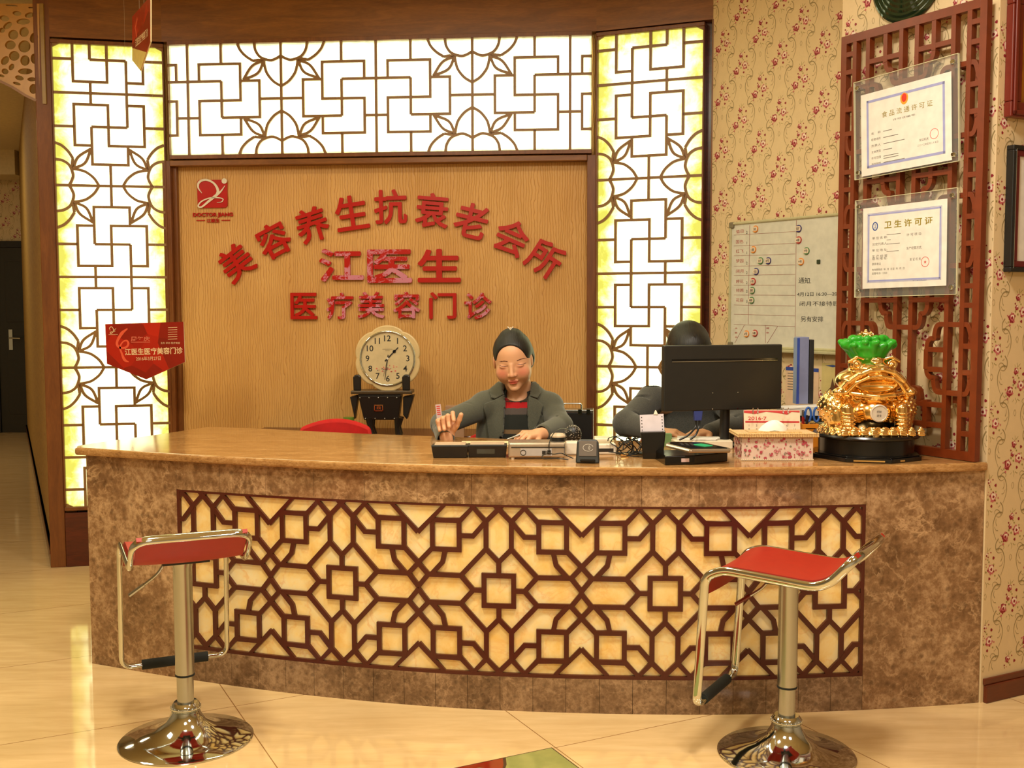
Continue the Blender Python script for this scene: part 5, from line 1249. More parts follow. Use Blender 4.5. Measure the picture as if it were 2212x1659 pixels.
# ---- tissue box with floral cloth cover
p0, p1 = onz(1602, 995, TZ), onz(1756, 995, TZ); tw = (p1-p0).length; t = thing('tissue_box', 'floral cloth tissue box with a straw-coloured lid beside the golden toad', 'tissue box', Matrix.Translation((p0+p1)/2))
b = MB(); b.box(-tw/2, tw/2, 0, .125, 0, .082, 0); rng = random.Random(4)
for k in range(120):
    x_, z_ = rng.uniform(-tw/2+.006, tw/2-.006), rng.uniform(.006, .076); r_ = rng.choice((.0018, .0022, .0028, .004, .005)); m_ = rng.choice((1, 2, 2, 3, 3)) if r_ < .004 else rng.choice((1, 1, 2))
    n = 7; sx = rng.uniform(.6, 1.4); b.add([(x_+r_*sx*math.cos(2*math.pi*i/n), -.0004-.00002*k, z_+r_*math.sin(2*math.pi*i/n)) for i in range(n)], [tuple(range(n))], m_)
    y_ = rng.uniform(.005, .12); b.add([(-tw/2-.0004-.00002*k, y_+r_*math.cos(2*math.pi*i/n), z_+r_*math.sin(2*math.pi*i/n)) for i in range(n)], [tuple(range(n))], m_)
b.build('cloth_cover', [plain('pale_rose_cloth', (218, 190, 170), .8), plain('rose_print', (178, 70, 80), .8), plain('pink_print', (206, 136, 130), .8), plain('grey_leaf_print', (128, 122, 100), .8)], t)
b = MB(); hx = tw/2+.014
for row in range(2):
    for k in range(34): b.ell((-hx+2*hx*k/33, -.010, .084+.007*row), (.0045, .004, .0042), 6, 5)
    for k in range(17): b.ell((-hx, -.008+.14*k/16, .084+.007*row), (.004, .0045, .0042), 6, 5)
b.box(-hx, hx, -.010, .134, .082, .091); b.box(-tw/2+.03, tw/2-.03, .03, .10, .091, .095); b.build('straw_lid', fabric('straw_weave', (196, 156, 92), (222, 186, 124), 200, .6), t, smooth=True)
for zz in (.003,):
    b = MB()
    for k in range(40): b.ell((-tw/2+tw*k/39, -.003, zz), (.0024, .003, .0035), 6, 4)
    b.build('lace_hem', plain('lace', (214, 196, 160), .8), t)
b = MB(); P = []; n = 24
for j, (hh, rr_) in enumerate(((.0, 1.0), (.014, .86), (.027, .55), (.034, .22))):
    for i in range(n): a = 2*math.pi*i/n; k_ = 1+.08*math.sin(5*a+j); P.append((rr_*k_*.048*math.cos(a)+.006*j*.3, .065+rr_*k_*.022*math.sin(a), .094+hh+.003*math.sin(3*a)))
P.append((.003, .065, .132)); fs = [(j*n+i, j*n+(i+1) % n, (j+1)*n+(i+1) % n, (j+1)*n+i) for j in range(3) for i in range(n)]+[(3*n+i, 3*n+(i+1) % n, 4*n) for i in range(n)]
b.add(P, fs); b.build('tissue', plain('white_tissue', (240, 232, 218), .9, Subsurface_Weight=.1), t, smooth=True, ang=180)
# ---- desk calendar
cp = at(1670, 925, 3.875); t = thing('desk_calendar', 'red and white tent desk calendar on rings behind the tissue box', 'calendar', Matrix.Translation((cp.x, 3.875, TZ)) @ Matrix.Rotation(R(-4), 4, 'Z'))
zt = at(1670, 887, 3.89).z-TZ
Mc = Matrix.Translation((0, 0, 0)) @ Matrix.Rotation(R(-14), 4, 'X')
b = MB(); b.box(-.100, .100, -.001, .001, 0, zt+.004, M=Mc); sh_ = b.build('front_sheet', plain('calendar_paper', (232, 206, 172), .6), t)
b = MB(); b.box(-.100, .100, -.0015, .0015, 0, zt+.004, M=Matrix.Translation((0, .074, 0)) @ Matrix.Rotation(R(14), 4, 'X')); b.build('back_board', plain('dark_red_board', (120, 34, 22), .6), t)
b = MB(); zz = zt+.004; b.prism([(-.099, zz-.002), (-.099, zz-.010), (-.06, zz-.014), (-.02, zz-.006), (.02, zz-.010), (.055, zz-.016), (.07, zz-.006), (.099, zz-.008), (.099, zz-.002)], -.0020, -.0012, M=Mc)
b.box(-.095, .097, -.0020, -.0012, zz-.046, zz-.040, M=Mc); put_text(b, '2016·7', -.052, zz-.030, .066, .013, y=-.0012, offset=.01, thick=.001, M=Mc); b.build('red_print', plain('calendar_red', (196, 44, 40), .6), sh_)
b = MB()
for r_ in range(3):
    for c_ in range(7): put_text(b, str(1+r_*7+c_), -.082+.027*c_, zz-.056-.014*r_, None, .007, y=-.0013, thick=.0004, M=Mc)
b.build('dates', gry, sh_)
for x_ in (-.072, -.055, .035, .052): b = MB(); b.tube([(x_, -.004+.009*math.cos(a), zt+.000+.012*math.sin(a)) for a in [i*math.pi/6 for i in range(12)]], .0011, 6, closed=True); b.build('ring', M['chrome'], t, smooth=True)
# ---- pen holder with scissors and pens
cp = at(1746, 950, 3.99); t = thing('pen_holder', 'orange plastic pen holder between the tissue box and the toad', 'pen holder', Matrix.Translation((cp.x, 3.99, TZ)))
b = MB(); w_ = .030
for r_ in ((-w_, w_, -.03, -.027), (-w_, w_, .027, .03), (-w_, -w_+.003, -.027, .027), (w_-.003, w_, -.027, .027)): b.box(*r_, 0, .092)
b.box(-w_, w_, -.03, .03, 0, .004); b.build('holder_body', plain('orange_plastic', (222, 136, 36), .35), t, bevel=.0012)
for z_ in (.062, .074): b = MB(); b.box(-.018, .018, -.0308, -.0298, z_, z_+.003); b.build('slot', M['black_gloss'], t)
bp = Vector((cp.x, 3.99, TZ))
t = thing('scissors', 'blue-handled scissors standing in the orange pen holder', 'scissors', Matrix.Translation(bp+Vector((.012, 0, .006))))
for sg, cx_ in ((-1, -.010), (1, .013)):
    b = MB(); b.tube([(cx_+.0105*math.cos(a)+.004*sg, 0, .118+.026*math.sin(a)) for a in [i*math.pi/9 for i in range(18)]], .0042, 8, closed=True); b.build('handle', plain('blue_plastic', (48, 96, 176), .4), t, smooth=True)
for sg in (-1, 1): b = MB(); b.prism([(-.004+.004*sg, 0), (.004+.004*sg, .0), (.008+.004*sg, .095), (-.006+.004*sg, .095)], -.001+.001*sg, .001+.001*sg); b.build('blade', M['steel'], t)
for i, (dx, dy, h, col, lab) in enumerate(((-.020, .006, .135, (120, 110, 100), 'grey pen standing in the orange holder'), (-.010, -.012, .118, (30, 30, 40), 'black pen standing in the orange holder'), (-.024, -.010, .112, (150, 30, 30), 'red-capped pen at the left edge of the orange holder'))):
    t = thing('pen', lab, 'pen', Matrix.Translation(bp+Vector((dx, dy, .005))), 'pens in the orange holder'); b = MB(); b.lathe([(0, 0), (.002, .006), (.0042, .012), (.0042, h-.03), (0, h-.03)], 12); b.build('barrel', plain('pen_barrel', col, .4), t, smooth=True, ang=30)
    b = MB(); b.lathe([(0, h-.03), (.0048, h-.03), (.0045, h), (0, h)], 12); b.box(.0045, .006, -.0015, .0015, h-.028, h-.004); b.build('cap', M['steel'] if i == 0 else plain('pen_cap', col, .3), t, smooth=True, ang=30)
# ---- printer, papers, folders
cp = at(1750, 900, 4.06); t = thing('black_printer', 'low black office printer under a stack of papers left of the toad', 'printer', Matrix.Translation((cp.x-.02, 4.065, TZ)) @ Matrix.Rotation(R(-12), 4, 'Z'))
b = MB(); b.box(-.105, .095, -.02, .09, 0, .115); b.build('housing', blk, t, bevel=.006); b = MB(); b.box(-.095, .08, -.024, -.02, .070, .092); b.build('pale_front', plain('pale_green_trim', (150, 150, 110), .5), t, bevel=.002)
b = MB(); 
for k in range(5): b.box(-.095+.016*k, -.087+.016*k, -.0265, -.024, .074, .088)
b.build('vent_slits', M['black_gloss'], t)
zz = TZ+.116
t = thing('paper_stack', 'thick fanned stack of loose papers on the black printer', 'papers', Matrix.Translation((cp.x-.01, 4.05, zz)))
for k in range(9):
    b = MB(); b.box(-.10, .105, -.02, .08, 0, .003); sh_ = b.build('sheet_bundle', M['paper'], t); sh_.matrix_local = Matrix.Translation((0, 0, .0036*k)) @ Matrix.Rotation(R(-5+k*1.1), 4, 'Z') @ Matrix.Rotation(R(-.25*k), 4, 'Y')
fz = zz+.0355
for (pa, pb, nm, colr, lab) in ((1722, 1747, 'blue_grey_folder', (120, 126, 160), 'blue-grey upright folder with a blue spine edge behind the toad'), (1748, 1758, 'black_binder', (28, 28, 30), 'thin black binder standing next to the blue-grey folder')):
    a = at(pa, 800, 4.12); c = at(pb, 800, 4.12); t = thing(nm, lab, 'folder', Matrix.Translation(((a.x+c.x)/2, 4.12, fz)), 'folders standing on the papers'); w_ = (c.x-a.x)/2; hh = at(1740, 728, 4.12).z-fz
    b = MB(); b.box(-w_, w_, -.0, .05, 0, hh-(.0 if pa == 1722 else .010)); b.build('cover', plain(nm+'_card', colr, .45), t, bevel=.002)
    if pa == 1722: b = MB(); b.box(-w_-.002, -w_+.008, -.002, .05, .0, hh-.004); b.build('spine_edge', plain('blue_spine', (40, 66, 150), .4), t)
# black pouch with dots
t = thing('speckled_pouch', 'black pouch covered in white dots beside the woman\'s elbow', 'pouch', Matrix.Translation((at(1237, 935, 4.12).x, 4.12, TZ)))
b = MB(); b.ell((0, 0, .036), (.033, .026, .038), 24, 16, 0); rng = random.Random(2)
for k in range(170):
    th, ph = rng.uniform(math.pi, 2*math.pi), rng.uniform(-1.2, 1.3); p = (.0332*math.cos(ph)*math.cos(th), .0262*math.cos(ph)*math.sin(th), .036+.0382*math.sin(ph)); b.ell(p, .0010, 5, 4, 1)
b.build('pouch_body', [blk, M['white']], t, smooth=True)
# pen and sheets under the woman's hand
pp = onz(1098, 952, TZ); t = thing('metal_pen', 'short metal pen held on the papers by the woman\'s hand', 'pen', Matrix.Translation(pp)); b = MB(); b.tube([(-.006, 0, .005), (.045, .012, .022)], [.003, .004], 10); b.build('pen_body', M['steel'], t, smooth=True)
t = cthing('banknote_sheets', 'printed slips fanned out under the woman\'s fingers', 'papers', 1160, 957, 0)
for k in range(4): b = MB(); b.box(-.05, .05, -.0, .045, 0, .001); o = b.build('slip', plain('slip_paper', (204-12*k, 196-10*k, 170-8*k), .7), t); o.matrix_local = Matrix.Translation((.016*k-.03, 0, .0006+.0013*k)) @ Matrix.Rotation(R(-10+9*k), 4, 'Z')
t = thing('printed_card', 'narrow pink and white printed card upright behind her raised hand', 'card', Matrix.Translation((at(953, 890, 4.36).x, 4.36, TZ)) @ Matrix.Rotation(R(-6), 4, 'Y'))
b = MB(); b.box(-.010, .012, -.001, .001, 0, .132); cd = b.build('card_body', plain('pinkish_card', (206, 180, 176), .6), t); b = MB()
for k in range(5): b.box(-.006, .008, -.0014, -.001, .09+k*.008, .094+k*.008)
b.build('printed_marks', rd, cd)
# ================================================================ golden toad statue
TC = Vector((1.232, 3.768, TOPZ)); TW = thing('toad_statue', 'golden money toad statue with a green jade cabbage on its head, on a black plinth', 'statue', Matrix.Translation(TC))
KX = 624.0; X = lambda px: (px-1886)/KX; Z = lambda py: .085+(935-py)/KX
b = MB(); oc = [(.192*math.cos(R(-82+45*k)), .192*math.sin(R(-82+45*k))) for k in range(8)]; b.prism(oc, 0, .015, axis='z'); b.prism([(p[0]*.965, p[1]*.965) for p in oc], .015, .019, axis='z'); b.build('octagonal_plinth', M['black_gloss'], TW, bevel=.002)
b = MB(); b.lathe([(0, .019), (.160, .019), (.160, .068), (.178, .074), (.180, .079), (.176, .085), (0, .085)], 72); b.build('drum_base', plain('black_satin_drum', (16, 15, 14), .25), TW, smooth=True, ang=35)
for k, (a, w_) in enumerate(((-104, .10), (-72, .05))):
    b = MB(); c_, s_ = .1905*math.cos(R(a))*.93, .1905*math.sin(R(a))*.93; mt = Matrix.Translation((c_, s_, .0045)) @ Matrix.Rotation(R(a+90), 4, 'Z'); b.box(-w_/2, w_/2, -.003, .0, 0, .005, M=mt); b.build('gold_inlay', M['gold'], TW)
s = SDF((-.19, -.18, .078), (.19, .17, .40), .0022)
e = lambda px, py, y, r, k=.012, mode='add': s.ell((X(px), y, Z(py)), r, None, k, mode)
e(1890, 900, .02, (.12, .10, .085), .02); e(1890, 850, .02, (.095, .085, .07), .02)
e(1893, 892, -.035, (.066, .066, .062), .006); s.torus((X(1893), -.035, Z(858)), .060, .006, k=.004)
e(1890, 822, -.01, (.118, .092, .050), .015); e(1892, 797, -.02, (.075, .075, .035), .015)
e(1893, 832, -.105, (.078, .045, .024), .006, 'sub')
arch = lambda pts, y, r, k=.004: [s.cap(a, c, r, r, k) for a, c in zip([(X(p[0]), y+p[2], Z(p[1])) for p in pts[:-1]], [(X(p[0]), y+p[2], Z(p[1])) for p in pts[1:]])]
arch([(1814, 842, .03), (1830, 822, .012), (1852, 806, .002), (1875, 797, 0), (1900, 796, 0), (1925, 803, 0), (1946, 820, .010), (1966, 842, .03)], -.095, .0095)
arch([(1828, 845, .02), (1846, 824, .008), (1870, 812, 0), (1896, 809, 0), (1922, 815, 0), (1940, 828, .008), (1954, 846, .02)], -.098, .0065)
arch([(1830, 846, .02), (1860, 850, .0), (1893, 853, -.006), (1926, 850, 0), (1952, 846, .02)], -.090, .0085)
e(1814, 845, -.065, (.022, .02, .016), .008); e(1966, 845, -.065, (.022, .02, .016), .008)
for px in (1851, 1926):
    e(px, 786, -.045, (.024, .024, .021), .006); s.torus((X(px), -.066, Z(786)), .013, .0035, [[1, 0, 0], [0, 0, 1], [0, 1, 0]], .002); e(px, 786, -.070, (.006, .005, .006), .002)
    sg = -1 if px < 1886 else 1; arch([(px-14*sg, 774, 0), (px, 770, -.005), (px+16*sg, 780, 0)], -.06, .005)
e(1895, 777, -.055, (.024, .022, .015), .006)
for sg in (-1, 1):
    cx_ = 1886+sg*72; e(cx_, 882, .0, (.050, .080, .060), .012); e(cx_-sg*2, 905, -.045, (.034, .04, .045), .01); s.cap((X(cx_-sg*14), -.085, Z(880)), (X(cx_-sg*16), -.105, Z(926)), .024, .019, .008)
    for j in range(4): s.cap((X(cx_-sg*16)+(j-1.5)*.013, -.108, Z(928)), (X(cx_-sg*16)+(j-1.5)*.017, -.130, Z(933)), .0085, .0065, .002)
    for j in range(5): s.torus((X(cx_-sg*15), -.098, Z(888+8*j)), .0225, .0028, k=.002)
    for j in range(150):                                    # warts
        t = (j+.5)/150; ph = math.acos(1-2*t); th = j*2.39996; n = (math.sin(ph)*math.cos(th), math.sin(ph)*math.sin(th), math.cos(ph))
        if n[1] > .35: continue
        s.ell((X(cx_)+n[0]*.051, n[1]*.081, Z(882)+n[2]*.061), (.0040,)*3, None, .0015)
for j in range(34):                                           # ring of coins under the toad
    a = 2*math.pi*j/34
    for tier, (rr_, zz) in enumerate(((.158, .094), (.146, .104))):
        aa = a+tier*.09; Rm = np.array(Matrix.Rotation(aa, 3, 'Z') @ Matrix.Rotation(R(62 if tier == 0 else 50), 3, 'Y')); c = (rr_*math.cos(aa), rr_*.93*math.sin(aa), zz)
        s.torus(c, .0105, .0042, Rm, .002); s.ell(c, (.010, .010, .003), Rm, .002)
for j in range(9):                                            # stacks of ingots at the front
    px = 1814+j*20; s.cap((X(px)-.008, -.152+.012*abs(j-4)/4, .0925), (X(px)+.008, -.152+.012*abs(j-4)/4, .0925), .0058, .0058, .002); s.cap((X(px)-.008, -.148+.012*abs(j-4)/4, .103), (X(px)+.008, -.148+.012*abs(j-4)/4, .103), .0055, .0055, .002); s.ell((X(px), -.146+.012*abs(j-4)/4, .112), (.0075, .007, .006), None, .003)
s.build('toad_body', M['gold'], TW, None, 1)
md = Matrix.Translation((X(1892), -.103, Z(888))) @ Matrix.Rotation(R(90), 4, 'X')
b = MB(); b.lathe([(0, -.002), (.030, -.002), (.030, .003), (.026, .0045), (.025, .002), (0, .002)], 40, M=md); mo = b.build('medallion', plain('pearl_silver', (226, 214, 196), .25, .35), TW, smooth=True, ang=30)
b = MB(); put_text(b, '招财', X(1892), Z(885), .016, .009, y=-.1048, offset=.02, thick=.0008); put_text(b, '进宝', X(1892), Z(893), .016, .009, y=-.1048, offset=.02, thick=.0008); b.build('medallion_marks', gry, mo)
# jade cabbage
sg_ = SDF((-.13, -.12, .30), (.13, .13, .44), .0024); rng = random.Random(6); cz = Z(760)
sg_.ell((X(1886), 0, Z(768)), (.060, .058, .030), None, .01); sg_.ell((X(1886), 0, Z(750)), (.085, .068, .024), None, .012)
for k in range(15):
    a = 2*math.pi*k/15+.1; r_ = .086 if k % 2 else .074; rz = .016; zz = Z(745)+(.006 if k % 3 else -.004)
    sg_.cap((X(1886)+.05*math.cos(a), .045*math.sin(a), Z(764)), (X(1886)+r_*math.cos(a), r_*.82*math.sin(a), zz), .016, .011, .008); sg_.ell((X(1886)+(r_+.006)*math.cos(a+.08), (r_+.006)*.82*math.sin(a+.08), zz+.004), (.011, .011, .010), None, .006)
for sx in (-1, 1): sg_.ell((X(1886+sx*50), -.01, Z(745)), (.018, .022, .016), None, .008); sg_.ell((X(1886+sx*34), -.005, Z(733)), (.016, .02, .014), None, .008)
for k in range(10): a = 2*math.pi*k/10; sg_.ell((X(1886)+.046*math.cos(a), .04*math.sin(a), Z(732)), (.014, .012, .012), None, .008)
sg_.build('jade_cabbage', M['green_jade'], TW, None, 1)['label'] = 'translucent green jade cabbage'
st_ = SDF((-.06, -.06, .39), (.06, .06, .47), .0018)
for k in range(9): a = 2*math.pi*k/9; st_.torus((X(1880)+.020*math.cos(a), .018*math.sin(a)-.01, Z(727)+.002*(k % 3)), .0075, .0022, np.array(Matrix.Rotation(a, 3, 'Z') @ Matrix.Rotation(R(40+20*(k % 3)), 3, 'X')), .0015)
st_.ell((X(1880), -.008, Z(722)), (.013, .014, .009), None, .003); st_.ell((X(1880), -.010, Z(715)), (.006, .006, .006), None, .003)
for sx in (-1, 1): st_.cap((X(1880), -.01, Z(722)), (X(1880)+sx*.018, -.014, Z(717)), .003, .002, .002)
st_.build('gold_frog', M['gold'], TW, None, 1)

# ================================================================ back cabinet, clock and things on it
CB = thing('back_cabinet', 'low wooden cabinet along the sign wall behind the counter', 'cabinet', FC @ Matrix.Translation((.9, -.28, 0)))
b = MB(); b.box(-.40, 1.28, 0, .32, .06, .70); b.box(-.41, 1.29, -.01, .32, .70, .72); b.box(-.38, 1.26, .02, .32, 0, .06); b.build('carcass', M['woodlow'], CB, bevel=.003)
for k in range(4): b = MB(); b.box(-.39+.417*k, .02+.417*k-.006, -.016, .0, .08, .68); dd = b.build('door', M['woodpost'], CB, bevel=.003); b = MB(); b.box(-.03+.417*k, -.018+.417*k, -.028, -.016, .40, .50); b.build('handle', M['steel'], dd, bevel=.002)
CY_ = 5.36
cp = at(829, 870, CY_); SZ = .7205
CL_ = thing('clock_stand', 'black bronze-style ritual vessel stand under the wall clock', 'stand', Matrix.Translation((cp.x, CY_, SZ)))
z_ = lambda py: at(829, py, CY_).z-SZ; x_ = lambda px: at(px, 870, CY_).x-cp.x
bz = plain('dark_bronze', (34, 28, 22), .4, .3)
b = MB(); vs = []
za, zb_ = z_(905), z_(852)
b.add([(x_(788), -.045, za), (x_(862), -.045, za), (x_(862), .045, za), (x_(788), .045, za), (x_(777), -.055, zb_), (x_(869), -.055, zb_), (x_(869), .055, zb_), (x_(777), .055, zb_)], [(0, 3, 2, 1), (4, 5, 6, 7), (0, 1, 5, 4), (1, 2, 6, 5), (2, 3, 7, 6), (3, 0, 4, 7)])
b.build('vessel_body', bz, CL_, bevel=.004)
b = MB(); b.box(x_(762), x_(893), -.065, .06, z_(849), z_(842)); b.build('top_plate', plain('worn_bronze_plate', (78, 62, 40), .35, .2), CL_, bevel=.003)
b = MB(); b.box(x_(778), x_(868), -.058, .055, z_(852), z_(849)); b.build('plate_collar', bz, CL_)
for (a, c) in ((758, 776), (872, 896)):
    b = MB(); b.prism([(x_(a), z_(856)), (x_(c), z_(852)), (x_((a+c)/2 if a < 800 else 880), z_(905)), (x_(a+8 if a < 800 else 872), z_(895))], -.035, .035); b.build('side_handle', bz, CL_, bevel=.004)
for px in (775, 880):
    b = MB(); b.prism([(x_(px-8), z_(842)), (x_(px+8), z_(842)), (x_(px+8), z_(812)), (x_(px+3), z_(808)), (x_(px-4), z_(808)), (x_(px-9), z_(813))], -.052, -.030); b.build('upright_ear', bz, CL_, bevel=.005)
for (px, yy) in ((800, -.03), (862, -.03), (800, .03), (862, .03)):
    b = MB(); b.tube([(x_(px), yy, za+.01), (x_(px+(2 if px < 830 else -3)), yy, za*.5), (x_(px+(6 if px < 830 else 0)), yy, .0)], [.022, .013, .016], 12); b.build('leg', bz, CL_, smooth=True)
for (py, n, p0_, p1_) in ((857, 5, 781, 860), (902, 4, 792, 854)):
    for k in range(n): px = p0_+(p1_-p0_)*k/(n-1); b = MB(); b.ell((x_(px), -.052 if py < 880 else -.047, z_(py)), .0042, 8, 6); b.build('stud', M['steel'], CL_, smooth=True)
b = MB(); 
for r_ in ((811, 830, 872.5, 874), (811, 830, 884.5, 886), (811, 812.5, 873, 886), (828.5, 830, 873, 886)): b.box(x_(r_[0]), x_(r_[1]), -.0535, -.05, z_(r_[3]), z_(r_[2]))
put_text(b, '鼎', x_(820.5), z_(879), .02, .016, y=-.0535); b.build('gold_square_mark', M['gold'], CL_)
# clock
cc = at(838, 774, CY_-.02); CK = thing('wall_clock', 'cream scalloped round clock with black numerals resting on the bronze stand', 'clock', Matrix.Translation(cc))
kc = (CY_-.02)/2350; b = MB(); n = 144; outl = []
for i in range(n): a = 2*math.pi*i/n; r_ = (66.0+6.5*math.sqrt(abs(math.cos(3*(a-R(90))))+.02))*kc; outl.append((r_*math.cos(a), r_*math.sin(a)*.985))
b.prism(outl, -.012, .020); b.build('clock_case', plain('cream_case', (214, 186, 132), .35), CK, bevel=.006)
b = MB(); b.lathe([(.052*2.32, -.012), (.0565*2.34, -.020), (.0585*2.34, -.012)], 72, M=Matrix.Rotation(R(90), 4, 'X') @ Matrix.Scale(-1, 4, (0, 0, 1)))
b = MB(); b.tube([(58*kc*math.cos(R(a)), -.016, 58*kc*math.sin(R(a))) for a in range(0, 360, 5)], .0052, 10, closed=True); b.build('chrome_bezel', M['chrome'], CK, smooth=True)
b = MB(); b.prism([(57*kc*math.cos(R(a)), 57*kc*math.sin(R(a))) for a in range(0, 360, 6)], -.0135, -.011); df = b.build('dial', plain('cream_dial', (206, 184, 138), .6), CK)
b = MB()
for i in range(1, 13): a = R(90-30*i); put_text(b, str(i), 43.5*kc*math.cos(a), 43.5*kc*math.sin(a), None, 13*kc, y=-.0138, offset=.012)
b.box(-11*kc, 11*kc, -.0139, -.0136, 19.5*kc, 20.2*kc); b.box(-5*kc, 5*kc, -.0139, -.0136, 16.5*kc, 17.0*kc); b.build('numerals', M['text_black'], df)
b = MB(); rng = random.Random(8)
for k in range(30): xx, zz = rng.gauss(0, 11)*kc, (-23+rng.gauss(0, 3))*kc; b.ell((xx, -.0138, zz), (rng.uniform(1, 2.4)*kc, .0003, rng.uniform(.8, 2)*kc), 7, 4, rng.choice((0, 0, 1, 2)))
b.build('rose_print', [plain('dial_pink', (206, 110, 96), .6), plain('dial_red', (170, 50, 46), .6), plain('dial_leaf', (110, 104, 84), .6)], df)
for ang, L_, w0_, nm, fat in ((46, 33, 3.0, 'hour_hand', True), (-98, 46, 1.8, 'minute_hand', False), (-104, 40, .7, 'second_hand', False)):
    b = MB(); a = R(ang); P = [(-8*kc*math.cos(a), -8*kc*math.sin(a)), (L_*kc*math.cos(a), L_*kc*math.sin(a))]; b.bar(P, [w0_*kc, w0_*kc*.6], -.0165, -.0155)
    if fat: b.lathe([(0, 0), (3.6*kc, 0), (3.6*kc, .001), (0, .001)], 14, M=Matrix.Translation((21*kc*math.cos(a), -.0155, 21*kc*math.sin(a))) @ Matrix.Rotation(R(90), 4, 'X'))
    b.build(nm, M['text_black'], CK)
b = MB(); b.lathe([(0, 0), (2.4*kc, 0), (2.4*kc, .003), (0, .003)], 16, M=Matrix.Translation((0, -.0155, 0)) @ Matrix.Rotation(R(90), 4, 'X')); b.build('centre_cap', M['white'], CK)
# tumbler, carton, briefcase
g0 = at(753, 905, 5.33); t = thing('green_tumbler', 'small green-lidded tumbler on the cabinet just left of the bronze stand', 'tumbler', Matrix.Translation((g0.x, 5.33, .72)))
h = at(753, 901, 5.33).z-.72; b = MB(); b.lathe([(0, 0), (.024, 0), (.026, h-.018), (0, h-.018)], 24); b.build('cup', plain('dark_cup', (60, 34, 22), .3), t, smooth=True, ang=30); b = MB(); b.lathe([(0, h-.018), (.027, h-.018), (.027, h), (0, h)], 24); b.build('lid', plain('green_lid', (96, 130, 44), .35), t, smooth=True, ang=30)
g0 = at(982, 890, 5.22); t = thing('grey_carton', 'small brownish-grey carton on the cabinet behind the sleeve of the raised arm', 'carton', Matrix.Translation((g0.x, 5.24, .72))); h = at(982, 877, 5.22).z-.72
b = MB(); b.box(-.045, .045, -.02, .05, 0, h); b.build('carton_body', plain('taupe_card', (166, 128, 96), .6), t, bevel=.002)
a, c = at(1222, 940, 5.16), at(1276, 940, 5.16); t = thing('briefcase', 'black case with silver edging and a handle at the right end of the cabinet', 'case', Matrix.Translation(((a.x+c.x)/2-.02, 5.16, .72)) @ Matrix.Rotation(R(-5), 4, 'Z')); h = at(1250, 884, 5.16).z-.72; w_ = (c.x-a.x)/2+.03
b = MB(); b.box(-w_, w_, -.03, .06, 0, h-.012); b.build('shell', blk, t, bevel=.003)
b = MB(); b.box(-w_, w_+.002, -.033, .063, h-.012, h); b.box(w_-.004, w_+.003, -.034, -.028, 0, h); b.build('metal_edging', M['steel'], t, bevel=.002)
b = MB(); b.tube(fillet([(-.05, -.01, h), (-.05, -.01, h+.028), (.035, -.01, h+.028), (.035, -.01, h)], .01), .0035, 8); b.build('handle', M['steel'], t, smooth=True)
for q in (-.03, .06): b = MB(); b.box(w_-.03+q*.0-.04*(q < 0), w_-.012-.04*(q < 0), -.035, -.028, h-.02, h+.004); b.build('latch', M['chrome'], t, bevel=.001)

# ================================================================ whiteboard and magnets
u0, _ = inframe(FA, 1581.5, 481.5); z1 = 1.745; z0 = 1.158; u1 = 1.06; uf = lambda px, py=600: inframe(FA, px, py, -.014)
WB = thing('whiteboard', 'white magnetic duty board with red ruled rows and handwritten notes', 'whiteboard', FA)
b = MB(); b.box(u0, u1, -.012, -.001, z0, z1); b.build('board_surface', plain('whiteboard_enamel', (210, 206, 188), .25), WB)
b = MB(); t_ = .012
for r_ in ((u0, u1, z1-t_, z1), (u0, u1, z0, z0+t_), (u0, u0+t_, z0, z1), (u1-t_, u1, z0, z1)): b.box(r_[0], r_[1], -.020, 0, r_[2], r_[3])
b.build('aluminium_frame', plain('pale_aluminium', (196, 190, 150), .35, .3), WB, bevel=.004)
for (uu, zz) in ((u0+.012, z1-.012), (u0+.012, z0+.012)): b = MB(); b.box(uu-.014, uu+.016, -.022, 0, zz-.016, zz+.014); b.build('corner_cap', plain('grey_corner', (120, 110, 84), .5), WB, bevel=.006)
b = MB(); b.box(u0+.3, u1-.1, -.05, -.012, z0-.012, z0); b.build('pen_ledge', plain('pale_ledge', (196, 190, 150), .35, .3), WB, bevel=.002)
cr = lambda x, y: inframe(FA, 1540+x/5.184, 440+y/5.184, -.0125)
b = MB(); rows = (352, 474, 585, 700, 803, 913, 1022, 1134, 1238, 1352)
for y in rows: p, q = cr(236, y), cr(918, y-28*(650-y)/300 if y < 650 else y+26*(y-650)/500 if y > 850 else y); b.bar([p, (q[0], (p[1]+q[1])/2)], .0012, -.0128, -.0122)
for (xa, ya, xb, yb) in ((412, 240, 395, 1350), (935, 185, 918, 1580), (590, 1360, 588, 1560), (352, 1358, 245, 1560), (725, 1372, 610, 1560)): b.bar([cr(xa, ya), cr(xb, yb)], .0014, -.0129, -.0122)
b.build('ruled_lines', plain('dull_red_line', (150, 70, 60), .5), WB)
b = MB()
for (t, y) in (('值日', 310), ('国色', 425), ('红飞', 530), ('梦园', 640), ('闭月', 755), ('婷花', 870), ('倾茜', 970), ('花容', 1080)): p = cr(300, y); put_text(b, t, p[0], p[1], .048, .0165, y=-.0127, offset=-.006)
for (xx, ch0) in ((260, '大家乐'), (612, '调休')):
    for i, ch in enumerate(ch0): p = cr(xx, 1395+i*50); put_text(b, ch, p[0], p[1], .018, .0085, y=-.0127)
b.build('red_writing', M['text_red'], WB)
b = MB()
for (t, y) in (('2', 322), ('1', 440), ('1', 550), ('2', 665), ('2', 772), ('2', 885), ('2', 980), ('3', 1095)): p = cr(380, y); put_text(b, t, p[0], p[1], None, .0125, y=-.0127, offset=.004)
p = cr(1030, 860); put_text(b, '通知.', p[0], p[1], .072, .026, y=-.0127, rot=-3)
